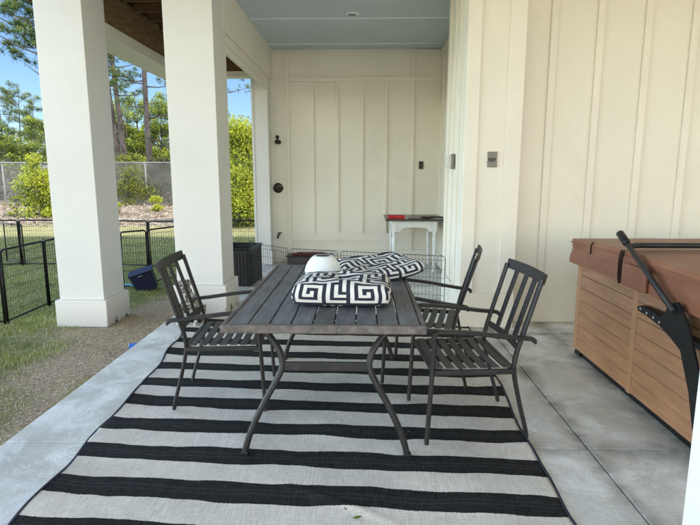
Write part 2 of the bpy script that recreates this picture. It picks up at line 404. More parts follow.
# ceilings
hpart('porch_ceiling', 'ceil', lambda q: q.box(-1.42, 1.2, 5.2, YB, ZC, ZC + .05))
for y in (6.92, 8.22, 5.62): hpart('ceiling_batten', 'ceil_batten', lambda q: q.box(-1.41, 1.19, y - .02, y + .02, ZC - .012, ZC - .001, .002))
hpart('patio_ceiling', 'white_trim', lambda q: q.box(-3.2, 8.2, -.3, 5.19, 3.62, 3.7))
hpart('deck_boards', 'timber_x', lambda q: [q.box(-3.2, -1.43, y, y + .135, 3.60, 3.63) for y in [5.2 + i * .145 for i in range(25)]])
for i in range(9):
    y = 5.98 + i * .40
    hpart('deck_joist', 'timber_x', lambda q: q.box(-2.78, -1.51, y - .02, y + .02, 3.36, 3.60, .003))
hpart('timber_beam', 'timber', lambda q: [q.box(-2.93, -2.80, 5.72, 8.55, 3.0, 3.36, .005), q.box(-2.795, -2.75, 5.7, 8.4, 3.012, 3.355, .004)])
hpart('outer_beam_trim', 'white_trim', lambda q: q.box(-3.06, -2.72, 5.66, 8.55, 2.87, 3.0, .004))
hpart('outer_fascia', 'white_trim', lambda q: q.box(-3.10, -3.065, 5.72, 8.6, 2.87, 3.66, .004))
hpart('front_beam', 'white_trim', lambda q: [q.box(-3.10, -1.40, 5.24, 5.66, 3.171, 3.62, .004), q.box(-1.40, .9, 5.18, 5.5, 3.33, 3.62, .004)])
hpart('back_beam', 'white_trim', lambda q: q.box(-2.72, -1.505, 8.3, 8.5, 2.87, 2.95, .004))
hpart('back_beam_timber', 'timber_x', lambda q: q.box(-2.72, -1.51, 8.32, 8.48, 2.952, 3.5, .004))
def inner_beam(q):
    q.box(-1.50, -1.42, 5.66, YB - .001, 2.87, 3.6, .004)
    q.box(-1.485, -1.45, 5.66, 8.27, 2.68, 2.868, .004)
    q.box(-1.447, -1.432, 5.70, 8.0, 2.76, 2.79, .003)
hpart('inner_beam', 'white_trim', inner_beam)
def post(q):
    q.box(-1.69, -1.45, 8.28, 8.52, 0.001, 2.867, .006)
    q.box(-1.70, -1.665, 8.27, 8.53, 0.002, 2.866, .003)
    q.box(-1.71, -1.43, 8.262, 8.54, 0.001, .22, .005)
hpart('corner_post', 'white_col', post)
# the storeys above (cast the shade the lawn lies in)
hpart('upper_storey', 'cream', lambda q: q.box(-3.3, 8.4, -.3, 8.85, 3.72, 7.2))
hpart('roof', 'brownbox', lambda q: q.prism([(-3.8, -.4, 7.2), (-3.8, 8.95, 7.2), (-3.8, 4.2, 8.3)], (12.7, 0, 0)))

# ------------------------------------------------------------------ porch columns
def column_material():
    m = bpy.data.materials.new('column_base_paint'); m.use_nodes = True
    t = m.node_tree; b = t.nodes['Principled BSDF']; L = t.links.new
    tc = nd(t, 'ShaderNodeTexCoord'); sx = nd(t, 'ShaderNodeSeparateXYZ'); L(tc.outputs['Object'], sx.inputs[0])
    n = nd(t, 'ShaderNodeTexNoise'); n.inputs['Scale'].default_value = 4.5; n.inputs['Detail'].default_value = 7; n.inputs['Distortion'].default_value = .3; L(tc.outputs['Object'], n.inputs[0])
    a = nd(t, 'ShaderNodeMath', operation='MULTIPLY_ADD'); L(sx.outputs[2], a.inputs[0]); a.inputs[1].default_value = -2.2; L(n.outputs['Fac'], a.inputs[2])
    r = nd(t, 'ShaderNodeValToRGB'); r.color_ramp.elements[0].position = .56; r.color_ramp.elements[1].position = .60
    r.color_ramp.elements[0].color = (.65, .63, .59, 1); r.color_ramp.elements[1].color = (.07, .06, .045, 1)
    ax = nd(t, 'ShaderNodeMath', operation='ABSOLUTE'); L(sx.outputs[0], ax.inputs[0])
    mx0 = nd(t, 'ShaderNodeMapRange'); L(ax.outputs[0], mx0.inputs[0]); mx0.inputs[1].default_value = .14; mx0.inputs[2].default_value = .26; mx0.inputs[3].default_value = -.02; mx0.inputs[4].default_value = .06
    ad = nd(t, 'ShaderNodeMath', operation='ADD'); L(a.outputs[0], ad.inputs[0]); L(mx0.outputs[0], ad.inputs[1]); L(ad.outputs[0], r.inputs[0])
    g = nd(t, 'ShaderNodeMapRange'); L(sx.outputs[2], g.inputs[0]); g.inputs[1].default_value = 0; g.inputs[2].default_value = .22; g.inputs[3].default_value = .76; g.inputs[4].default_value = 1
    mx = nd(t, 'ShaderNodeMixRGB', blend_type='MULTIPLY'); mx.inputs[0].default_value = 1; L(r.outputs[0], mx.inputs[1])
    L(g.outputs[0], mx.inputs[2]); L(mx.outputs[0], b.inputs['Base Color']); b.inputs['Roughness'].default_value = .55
    return m
M['colbase'] = column_material()
def column(label, x0, x1, y0, y1, zb, zt, zbase, group='white porch columns', e=.035):
    c = thing('porch_column', label, 'column', ((x0 + x1) / 2, (y0 + y1) / 2, zb), 0, group)
    w_, d_ = (x1 - x0) / 2, (y1 - y0) / 2
    q = MB(); q.box(-w_, w_, -d_, d_, zbase - zb, zt - zb, .005)
    q.build('shaft', M['white_col'], c)
    q = MB()
    q.box(-w_ - e, w_ + e, -d_ - e, d_ + e, 0, zbase - zb, .006)
    q.build('base', M['colbase'], c)
column('square cream column standing on bare soil at the lawn, its base scuffed and rotted', -3.11, -2.65, 5.235, 5.70, -.13, 3.17, .15)
column('square cream column at the slab edge behind the left chair', -1.90, -1.425, 5.27, 5.74, 0, 3.17, .305)
column('square column at the far outer corner of the deck, behind the nearer columns', -2.76, -2.46, 8.13, 8.29, -.13, 2.868, .15, e=.01)
c = column('bright white column close to the camera at the right edge, beside the hot tub', 1.115, 1.55, 1.26, 1.70, 0, 3.62, .22, e=.001)

# ------------------------------------------------------------------ wall fittings
t = thing('wall_shower', 'dark bronze shower head high on the back wall', 'shower head', (-1.365, YB, 2.0))
q = MB(); q.lathe([(.03, 0), (.03, .012), (.012, .02)], (0, -.001, 0), axis=Matrix.Rotation(R(90), 4, 'X')); q.build('flange', M['bronze'], t)
q = MB(); q.tube([(0, 0, 0), (0, -.05, 0), (.01, -.10, -.02), (.015, -.13, -.05)], .009); q.build('arm', M['bronze'], t)
q = MB(); q.lathe([(.012, .03), (.03, .01), (.052, -.01), (.052, -.025)], (.03, -.15, -.07), axis=Matrix.Rotation(R(-30), 4, 'X')); q.build('head', M['bronze'], t)
t = thing('shower_valve', 'round bronze shower valve with lever on the back wall', 'shower valve', (-1.37, YB, 1.20))
q = MB(); q.lathe([(.082, 0), (.08, .01), (.06, .018), (.02, .02)], (0, -.001, 0), axis=Matrix.Rotation(R(90), 4, 'X')); q.build('plate', M['bronze'], t)
q = MB(); q.lathe([(.028, 0), (.028, .05), (.02, .055)], (0, -.02, 0), axis=Matrix.Rotation(R(90), 4, 'X')); q.tube([(0, -.06, 0), (.05, -.07, 0), (.10, -.075, 0)], .009); q.build('lever', M['bronze'], t)
t = thing('hose_spigot', 'small dark spigot low on the back wall', 'spigot', (-1.37, YB, .44))
q = MB(); q.tube([(0, 0, 0), (0, -.07, 0), (-.01, -.09, -.03), (-.012, -.09, -.05)], .014); q.build('pipe', M['bronze'], t)
q = MB(); q.lathe([(.03, 0), (.034, .008), (.03, .016)], (.02, -.06, .03), n=10); q.tube([(.0, -.06, 0), (.02, -.06, .035)], .007); q.build('handle', M['bronze'], t)
t = thing('wall_outlet', 'small dark outlet on the back wall above the white side table', 'outlet', (.92, YB, 1.56))
q = MB(); q.box(-.038, .038, -.016, -.001, -.062, .062, .004); q.build('cover_plate', M['darkplate'], t)
q = MB(); [q.box(-.018, .018, -.021, -.017, z - .016, z + .016, .003) for z in (-.026, .026)]; q.build('socket', M['black'], t)
t = thing('wall_switch', 'grey two-part switch plate on the front of the corner wall', 'switch', (1.155, 4.87, 1.555))
q = MB(); q.box(-.042, .042, -.018, -.001, -.068, -.012, .004); q.box(-.042, .042, -.018, -.001, .010, .068, .004); q.build('cover_plate', M['greyplate'], t)
q = MB(); q.box(-.038, .038, -.013, -.001, -.011, .009, .002); q.box(-.03, .005, -.026, -.0185, -.022, -.014, .002); q.build('hinge', M['darkplate'], t)
t = thing('covered_outlet', 'outlet under a clear bubble cover on the side of the corner wall', 'outlet', (.905, 5.45, 1.55))
q = MB(); q.box(-.02, -.001, -.05, .05, -.075, .075, .004); q.build('back_plate', M['greyplate'], t)
q = MB(); q.box(-.075, -.022, -.042, .042, -.065, .065, .014); q.build('bubble_cover', M['glass_clear'], t)
t = thing('ceiling_light', 'small round recessed light in the blue grey porch ceiling', 'ceiling light', (-.14, 6.75, ZC))
q = MB(); q.lathe([(.085, -.001), (.085, -.012), (.06, -.022), (.058, -.004)]); q.build('trim_ring', M['ceil_batten'], t)
q = MB(); q.lathe([(.056, -.006), (.05, -.016), (.001, -.017)]); q.build('lens', M['greyplate'], t)

# ------------------------------------------------------------------ rug
def rug_material():
    m = bpy.data.materials.new('striped_flatweave'); m.use_nodes = True
    t = m.node_tree; b = t.nodes['Principled BSDF']; L = t.links.new
    tc = nd(t, 'ShaderNodeTexCoord'); sx = nd(t, 'ShaderNodeSeparateXYZ'); L(tc.outputs['UV'], sx.inputs[0])
    def noi(sc, st=(1, 1, 1), d=4, src='Object'):
        mp = nd(t, 'ShaderNodeMapping'); mp.inputs['Scale'].default_value = st; L(tc.outputs[src], mp.inputs[0])
        n = nd(t, 'ShaderNodeTexNoise'); n.inputs['Scale'].default_value = sc; n.inputs['Detail'].default_value = d; L(mp.outputs[0], n.inputs['Vector']); return n
    def mth(op, a, bb):
        n = nd(t, 'ShaderNodeMath', operation=op)
        for i, v in ((0, a), (1, bb)):
            if isinstance(v, (int, float)): n.inputs[i].default_value = v
            else: L(v, n.inputs[i])
        return n.outputs[0]
    w1 = mth('MULTIPLY', mth('SUBTRACT', noi(2.6, (1, 2.5, 1), 2).outputs['Fac'], .5), .07)
    w2 = mth('MULTIPLY', mth('SUBTRACT', noi(170, (1, .15, 1), 2).outputs['Fac'], .5), .010)
    v = mth('ADD', mth('ADD', sx.outputs[1], w1), w2)
    ph = mth('DIVIDE', mth('SUBTRACT', v, 4.615 + .3065 * 20), .3065)
    fr = mth('ABSOLUTE', mth('SUBTRACT', mth('FRACT', mth('ADD', mth('MULTIPLY', ph, -1), .5), 0), .5), 0)
    dark = mth('LESS_THAN', fr, .238)
    th = noi(260, (1, .05, 1), 3); th2 = noi(330, (.06, 1, 1), 3); big = noi(2.5)
    tm = mth('MULTIPLY', mth('ADD', th.outputs['Fac'], th2.outputs['Fac']), .5)
    rw = nd(t, 'ShaderNodeValToRGB'); e = rw.color_ramp.elements; e[0].position = .33; e[0].color = (.41, .37, .315, 1); e[1].position = .62; e[1].color = (.65, .60, .52, 1); L(tm, rw.inputs[0])
    rb = nd(t, 'ShaderNodeValToRGB'); e = rb.color_ramp.elements; e[0].position = .42; e[0].color = (.0085, .0082, .008, 1); e[1].position = .80; e[1].color = (.046, .044, .042, 1); L(tm, rb.inputs[0])
    mid = mth('MULTIPLY', mth('LESS_THAN', mth('ABSOLUTE', mth('SUBTRACT', fr, .045), 0), .02), .07)
    mxb = nd(t, 'ShaderNodeMixRGB'); L(mid, mxb.inputs[0]); L(rb.outputs[0], mxb.inputs[1]); mxb.inputs[2].default_value = (.16, .16, .17, 1)
    mx = nd(t, 'ShaderNodeMixRGB'); L(dark, mx.inputs[0]); L(rw.outputs[0], mx.inputs[1]); L(mxb.outputs[0], mx.inputs[2])
    dn = nd(t, 'ShaderNodeMapRange'); L(big.outputs['Fac'], dn.inputs[0]); dn.inputs[1].default_value = .3; dn.inputs[2].default_value = .7; dn.inputs[3].default_value = .84; dn.inputs[4].default_value = 1.08
    mm = nd(t, 'ShaderNodeMixRGB', blend_type='MULTIPLY'); mm.inputs[0].default_value = 1; L(mx.outputs[0], mm.inputs[1]); L(dn.outputs[0], mm.inputs[2])
    sp = noi(38, d=2); s2 = nd(t, 'ShaderNodeValToRGB'); e = s2.color_ramp.elements; e[0].position = .74; e[0].color = (0, 0, 0, 1); e[1].position = .78; e[1].color = (1, 1, 1, 1); L(sp.outputs['Fac'], s2.inputs[0])
    mz = nd(t, 'ShaderNodeMixRGB'); L(s2.outputs[0], mz.inputs[0]); L(mm.outputs[0], mz.inputs[1]); mz.inputs[2].default_value = (.13, .12, .10, 1)
    L(mz.outputs[0], b.inputs['Base Color'])
    b.inputs['Roughness'].default_value = .9; b.inputs['Specular IOR Level'].default_value = .15
    bp = nd(t, 'ShaderNodeBump'); bp.inputs['Strength'].default_value = .6; bp.inputs['Distance'].default_value = .003; L(tm, bp.inputs['Height']); L(bp.outputs[0], b.inputs['Normal'])
    return m
def build_rug():
    bm = bmesh.new(); uv = bm.loops.layers.uv.new('UVMap')
    NX, NY = 150, 190; y0, y1 = 1.50, 5.03
    LE = [(1.4, -1.42), (2.0, -1.44), (2.46, -1.46), (2.9, -1.48), (3.36, -1.505), (3.86, -1.55), (4.27, -1.60), (4.6, -1.64), (5.1, -1.68)]
    RE = [(1.4, .86), (2.0, .87), (2.4, .885), (2.7, .885), (3.02, .90), (3.47, .935), (4.2, .96), (5.1, 1.0)]
    def ev(tb, y):
        for (a, xa), (b_, xb) in zip(tb, tb[1:]):
            if y <= b_: return xa + (xb - xa) * (y - a) / (b_ - a)
        return tb[-1][1]
    rows = []
    for j in range(NY + 1):
        yy = y0 + (y1 - y0) * j / NY; row = []
        for i in range(NX + 1):
            u = i / NX; xl = ev(LE, yy) + .012 * math.sin(yy * 9) + .02 * nz(0, yy, 2.5, 4); xr = ev(RE, yy) + .012 * nz(0, yy, 3.3, 7)
            x = xl + (xr - xl) * u; y = yy - .05 * (x + .25)
            rip = .006 * max(0, nz(x, y, 2.0, 1)) + .005 * abs(nz(x * .6, y, 5, 6))
            edge = .016 * max(0, 1 - u * 14) * max(0, math.sin(yy * 6.3 + 1)) + .012 * max(0, 1 - (1 - u) * 16) * max(0, math.sin(yy * 7.5))
            # small fold
            d = (x + .12) * .55 + (y - 2.12); fold = .014 * math.exp(-(d / .018) ** 2) * math.exp(-((x + .10) / .20) ** 2)
            z = .008 + rip + edge + fold
            row.append((bm.verts.new((x, y, z)), u, yy))
        rows.append(row)
    for j in range(NY):
        for i in range(NX):
            q = (rows[j][i], rows[j][i + 1], rows[j + 1][i + 1], rows[j + 1][i])
            f = bm.faces.new([k[0] for k in q]); f.smooth = True
            for l, k in zip(f.loops, q): l[uv].uv = (k[1] * 2.4, k[2])
    # hem to the floor
    brd = [e for e in bm.edges if e.is_boundary]
    r = bmesh.ops.extrude_edge_only(bm, edges=brd)
    for v in [g for g in r['geom'] if isinstance(g, bmesh.types.BMVert)]: v.co.z -= .006
    me = bpy.data.meshes.new('outdoor_rug'); bm.to_mesh(me); bm.free(); me.materials.append(rug_material())
    o = bpy.data.objects.new('outdoor_rug', me); COL.objects.link(o)
    tag(o, 'large flat rug with black and off-white stripes under the table and chairs', 'rug')
    q = MB()
    pts = []
    for j in range(0, 191, 2):
        v = rows and (y0 + (y1 - y0) * j / 190)
        x = ev(LE, v) + .012 * math.sin(v * 9) + .02 * nz(0, v, 2.5, 4)
        e = .016 * max(0, math.sin(v * 6.3 + 1))
        pts.append((x - .004, v - .05 * (x + .25), .010 + e))
    q.bar(pts, .012, .008); q.build('binding', M['cush_n'], o); q = MB()
    pts = []
    for j in range(0, 191, 2):
        v = (y0 + (y1 - y0) * j / 190); x = ev(RE, v) + .012 * nz(0, v, 3.3, 7); e = .012 * max(0, math.sin(v * 7.5))
        pts.append((x + .004, v - .05 * (x + .25), .010 + e))
    q.bar(pts, .012, .008)
    q.build('binding', M['cush_n'], o)
build_rug()

# ------------------------------------------------------------------ table
ZT = .73
tb = thing('dining_table', 'dark slatted metal patio table with S-curved legs', 'table', (-.185, 3.26, 0))
TX, TY0, TY1 = .485, -.875, .80       # local half width and ends
NP = 9; pw = (2 * TX - .05) / NP
for k in range(NP):
    q = MB(); x0 = -TX + .025 + k * pw
    q.box(x0 + .0035, x0 + pw - .0035, TY0 + .03, TY1 - .03, ZT - .022, ZT - .001, .004); q.build('plank', M['plank'], tb)
q = MB()
q.box(-TX, TX, TY0, TY0 + .029, ZT - .042, ZT, .006); q.box(-TX, TX, TY1 - .029, TY1, ZT - .042, ZT, .006)
q.box(-TX, -TX + .024, TY0 + .030, TY1 - .030, ZT - .042, ZT, .006); q.box(TX - .024, TX, TY0 + .030, TY1 - .030, ZT - .042, ZT, .006)
q.build('rim', M['table_edge'], tb)
for y in (-.60, -.05, .5):
    q = MB(); q.box(-TX + .03, TX - .03, y - .02, y + .02, ZT - .045, ZT - .023, .002); q.build('cross_brace', M['iron'], tb)
prof = [(.415, 0), (.405, .06), (.375, .15), (.32, .27), (.265, .37), (.225, .45), (.222, .50), (.245, .56), (.30, .63), (.345, .675), (.36, .69)]
def smooth_curve(p, n=4):
    out = []
    for i in range(len(p) - 1):
        a = Vector(p[max(i - 1, 0)]); b = Vector(p[i]); c_ = Vector(p[i + 1]); d = Vector(p[min(i + 2, len(p) - 1)])
        for k in range(n):
            t_ = k / n
            out.append(.5 * ((2 * b) + (-a + c_) * t_ + (2 * a - 5 * b + 4 * c_ - d) * t_ ** 2 + (-a + 3 * b - 3 * c_ + d) * t_ ** 3))
    out.append(Vector(p[-1])); return out
for yl, dy in ((-.755, .10), (.66, -.10)):
    for sx_ in (-1, 1):
        q = MB()
        pts = smooth_curve([(sx_ * x, yl + dy * (z / .69) ** 2, z) for x, z in prof], 4)
        q.bar(pts, .032, .034, up=(0, 1, 0), bev=.010)
        lg = q.build('leg', M['iron'], tb)
        q = MB(); q.box(sx_ * .415 - .019, sx_ * .415 + .019, yl - .019, yl + .019, 0.010, .030, .005); q.build('foot_cap', M['black'], lg)
    q = MB(); yy = yl + dy * (.47 / .69) ** 2
    q.box(-.225, .225, yy - .009, yy + .009, .445, .492, .004); q.build('crossbar', M['iron'], tb)

# ------------------------------------------------------------------ chairs
def make_chair(label):
    t = thing('patio_chair', label, 'chair', group='dark metal slat-back patio chairs')
    W = .27
    for sy in (-1, 1):
        q = MB()      # rear leg that runs up into the back upright
        pts = smooth_curve([(-.270, sy * .228, .012), (-.262, sy * .232, .06), (-.215, sy * .245, .22), (-.178, sy * .25, .38), (-.180, sy * .25, .47), (-.215, sy * .25, .60), (-.262, sy * .25, .76), (-.298, sy * .25, .885)], 4)
        q.bar(pts, .019, .036, up=(0, 1, 0), bev=.007); q.build('rear_leg', M['iron'], t)
        q = MB()
        pts = smooth_curve([(.285, sy * .275, .012), (.278, sy * .276, .15), (.265, sy * .277, .40), (.258, sy * .278, .56)], 3)
        q.bar(pts, .021, .034, up=(0, 1, 0), bev=.007); q.build('front_leg', M['iron'], t)
        q = MB()
        pts = smooth_curve([(.262, sy * .278, .585), (.255, sy * .278, .612), (.22, sy * .279, .624), (.05, sy * .279, .613), (-.14, sy * .276, .588), (-.245, sy * .272, .578), (-.268, sy * .272, .566), (-.262, sy * .272, .555)], 4)
        q.bar(pts, .040, .020, up=(0, 0, 1), bev=.006); q.build('armrest', M['iron'], t)
        q = MB(); q.box(-.18, .262, sy * .262 - .011, sy * .262 + .011, .385, .412, .004); q.build('side_rail', M['iron'], t)
        # short brace from arm to seat
    for bx in ((.235, .262, -.262, .262), (-.188, -.166, -.24, .24)):
        q = MB(); q.box(*bx, .386, .411, .004); q.build('seat_rail', M['iron'], t)
    for k in range(7):
        x = .222 - k * .060
        q = MB()
        pts = [(x, -.25 + .5 * i / 6, .419 - .010 * math.sin(math.pi * i / 6)) for i in range(7)]
        q.bar(pts, .043, .008, up=(0, 0, 1), bev=.002); q.build('seat_slat', M['seat_slat'], t)
    def back(z): # x of backrest plane
        return -.180 - (z - .47) * .285
    q = MB()
    pts = [(back(.885) - .010 - .02 * math.sin(math.pi * i / 8), -.262 + .524 * i / 8, .885) for i in range(9)]
    q.bar(pts, .014, .058, up=(-.27, 0, 1), bev=.004); q.build('top_rail', M['iron'], t)
    q = MB()
    pts = [(back(.52) - .02 * math.sin(math.pi * i / 8), -.25 + .5 * i / 8, .515) for i in range(9)]
    q.bar(pts, .012, .036, up=(-.27, 0, 1), bev=.003); q.build('lower_rail', M['iron'], t)
    for sy in (-.128, 0, .128):
        q = MB(); dx = -.02 * math.sin(math.pi * (sy + .27) / .54)
        q.bar([(back(.52) + dx, sy, .52), (back(.7) + dx - .003, sy, .70), (back(.885) + dx - .006, sy, .875)], .010, .046, up=(0, 1, 0), bev=.002)
        q.build('back_slat', M['iron'], t)
    return t
ch = make_chair('dark metal armchair nearest the camera on the hot tub side of the table')
ch.location = (.60, 2.91, .010); ch.rotation_euler = (0, 0, R(180 + 5))
dup(ch, (.475, 3.64, .010), R(180 - 13), 'dark metal armchair seen edge-on behind the nearest right chair')
dup(ch, (-.885, 3.245, .010), R(4), 'dark metal armchair alone on the lawn side of the table')

# ------------------------------------------------------------------ cushions with a Greek key weave
KEY = ["BBBBBBBBBBBBBB",
       "BWWWWWWWBWWWWW",
       "BWBBBBBWBWBBBB",
       "BWBWWWBWBWBWWW",
       "BWBWBWBWBWBWBB",
       "BWBWBBBWBWBWBW",
       "BWBWWWWWBWBWBW",
       "BWBBBBBBBWBBBW",
       "BWWWWWWWWWWWBW",
       "BBBBWBBBBBBBBW",
       "WWWBWBWWWWWWWW",
       "BBWBWBWBBBBBBB"]
def keycol(i, j):
    r_ = KEY[j % 12]; return 1 if r_[(i + (j // 12) * 5) % 14] == 'B' else 0
def cushion(label, loc, rz, sx, sy, h, dip=.02, sag=None, cell=.0220, tilt=(0, 0), corner=.07, seed=0):
    t = thing('cushion', label, 'cushion', loc, rz, 'Greek key patterned seat cushions')
    t.rotation_euler = (tilt[0], tilt[1], rz)
    bm = bmesh.new(); SUB = 2
    nx = int(round(sx / cell)) * SUB; ny = int(round(sy / cell)) * SUB; nh = int(round((h) / cell)) * SUB
    def shape(u, v, w):      # u,v in -1..1 ; w 0..1
        x = u * sx / 2; y = v * sy / 2
        # rounded plan corners
        ex, ey = abs(u), abs(v)
        k = max(0, (ex + ey - 1.55)) * .55
        x *= 1 - k * .16; y *= 1 - k * .16
        bul = math.sin(math.pi * w)
        m = max(ex, ey)
        edge = 1 - .045 * (1 - bul)
        x *= edge; y *= edge
        dome = (1 - ex ** 4) * (1 - ey ** 4)
        wr = .012 * nz(u, v, 2.3, seed) + .006 * abs(nz(u, v, 4.5, seed + 3)) - .004 * abs(nz(u * 1.5, v, 9, seed + 5))
        zt = h * (.76 + .24 * dome ** .5) + wr - dip * math.exp(-((u - .05) ** 2 + (v - .1) ** 2) / .12)
        zb = h * (.10 * (1 - dome ** .5))
        z = zb + (zt - zb) * w
        if sag: z += sag(u, v)
        return Vector((x, y, z))
    N = Matrix.Identity(4)
    def sheet(nu, nv, fn, oi, oj):
        V = [[bm.verts.new(fn(i / nu, j / nv)) for i in range(nu + 1)] for j in range(nv + 1)]
        for j in range(nv):
            for i in range(nu):
                f = bm.faces.new((V[j][i], V[j][i + 1], V[j + 1][i + 1], V[j + 1][i])); f.smooth = True
                f.material_index = keycol(i // SUB + oi, j // SUB + oj)
    sheet(nx, ny, lambda a, b: shape(a * 2 - 1, b * 2 - 1, 1), 0, nh // SUB)
    sheet(nx, ny, lambda a, b: shape(a * 2 - 1, 1 - b * 2, 0), 3, 3)
    sheet(nx, nh, lambda a, b: shape(a * 2 - 1, -1, b), 0, 0)
    sheet(nx, nh, lambda a, b: shape(1 - a * 2, 1, b), 4, 2)
    sheet(ny, nh, lambda a, b: shape(1, a * 2 - 1, b), 1, 4)
    sheet(ny, nh, lambda a, b: shape(-1, 1 - a * 2, b), 7, 1)
    bmesh.ops.remove_doubles(bm, verts=bm.verts[:], dist=.0006)
    for k in range(6):
        es = [v for v in bm.verts if any(len({round(f.normal.x, 0) for f in v.link_faces}) > 1 for _ in (0,)) or v.is_boundary]
        break
    # soften the hard box edges
    for k in range(9):
        bmesh.ops.smooth_vert(bm, verts=[v for v in bm.verts if v.calc_shell_factor() > 1.004 or k < 2], factor=.5, use_axis_x=True, use_axis_y=True, use_axis_z=True)
    bmesh.ops.recalc_face_normals(bm, faces=bm.faces[:])
    me = bpy.data.meshes.new('cover'); bm.to_mesh(me); bm.free(); me.materials.append(M['cush_w']); me.materials.append(M['cush_n'])
    o = bpy.data.objects.new('cover', me); COL.objects.link(o); o.parent = t
    q = MB()
    for w_ in (.06,):
        pts = []
        for k in range(97):
            s_ = k / 96 * 4; sd = int(s_) % 4; f_ = s_ - int(s_)
            u, v = [(f_ * 2 - 1, -1), (1, f_ * 2 - 1), (1 - 2 * f_, 1), (-1, 1 - 2 * f_)][sd]
            pts.append(shape(u, v, w_) * 1.0)
        q.tube(pts, .0022, 6)
    q.build('piping', M['cush_n'], t)
cushion('plump black and white patterned cushion lying nearer on the table', (-.11, 2.93, .731), R(-2), 0.54, .46, .135, dip=.030, seed=2)
cushion('black and white patterned cushion lying askew behind the vase and nearer cushion', (.10, 3.64, .735), R(24), .52, .50, .085, dip=.012,
        sag=lambda u, v: .030 * max(0, u) ** 2 + .022 * max(0, v) - .01 * u * v, tilt=(R(2), R(-2)), seed=9)

# ------------------------------------------------------------------ vase
t = thing('vase', 'squat white ceramic vase on the table behind the nearer cushion', 'vase', (-.262, 3.44, ZT + .001))
q = MB(); q.lathe([(.066, 0), (.095, .012), (.116, .042), (.121, .068), (.116, .092), (.100, .125), (.076, .155), (.060, .167)], n=40); q.build('body', M['ceramic'], t)
q = MB(); q.lathe([(.049, .1662), (.047, .1672), (.001, .1674)], n=40); q.build('opening', M['dark_in'], t)

# ------------------------------------------------------------------ hot tub
X0, X1, Y0, Y1 = 1.70, 3.62, 2.27, 4.17
t = thing('hot_tub', 'square tan panelled hot tub with a brown folding cover', 'hot tub', (X0, Y0, 0))
def L_(x0, x1, y0, y1, z0, z1, b=0): return (x0 - X0, x1 - X0, y0 - Y0, y1 - Y0, z0, z1, b)
q = MB(); q.box(*L_(X0 + .03, X1 - .03, Y0 + .03, Y1 - .03, .001, .055)); 
for y in (2.35, 4.10): q.box(*L_(X0 + .012, X0 + .06, y - .05, y + .05, .0015, .04, .004))
q.build('base', M['black'], t)
def panel(ya, yb, side):
    q = MB(); n = 7; zz0, zz1 = .045, .745; dz = (zz1 - zz0) / n
    for k in range(n):
        z0 = zz0 + k * dz
        # lapped board: slightly proud at its foot
        if side == 'L': q.prism([(.002, ya - Y0, z0 + .009), (.012, ya - Y0, z0 + dz), (.05, ya - Y0, z0 + dz), (.05, ya - Y0, z0 + .009)], (0, yb - ya, 0))
        elif side == 'B': q.prism([(ya - X0, Y1 - Y0 - .004, z0 + .004), (ya - X0, Y1 - Y0 - .016, z0 + dz), (ya - X0, Y1 - Y0 - .05, z0 + dz), (ya - X0, Y1 - Y0 - .05, z0 + .004)], (yb - ya, 0, 0))
        else: q.prism([(ya - X0, .004, z0 + .004), (ya - X0, .016, z0 + dz), (ya - X0, .05, z0 + dz), (ya - X0, .05, z0 + .004)], (yb - ya, 0, 0))
    return q.build('side_panel', M['panel_tan'], t)
panel(Y0 + .07, 3.235, 'L'); panel(3.295, Y1 - .07, 'L'); panel(X0 + .07, 2.63, 'F'); panel(2.69, X1 - .07, 'F'); panel(X0 + .07, 2.63, 'B'); panel(2.69, X1 - .07, 'B')
for bx in ((X0, X0 + .07, Y1 - .07, Y1), (X0, X0 + .07, Y0, Y0 + .07), (X1 - .07, X1, Y0, Y0 + .07), (X1 - .07, X1, Y1 - .07, Y1), (X0 - .002, X0 + .05, 3.237, 3.293), (2.632, 2.688, Y0 - .002, Y0 + .05), (2.632, 2.688, Y1 - .05, Y1 + .002)):
    q = MB(); q.box(*L_(*bx, .040, .75, .010)); q.build('corner_post', M['tub_post'], t)
q = MB(); q.box(*L_(X0 + .02, X1 - .02, Y0 + .02, Y1 - .02, .08, .79, .01)); q.build('shell', M['strap'], t)
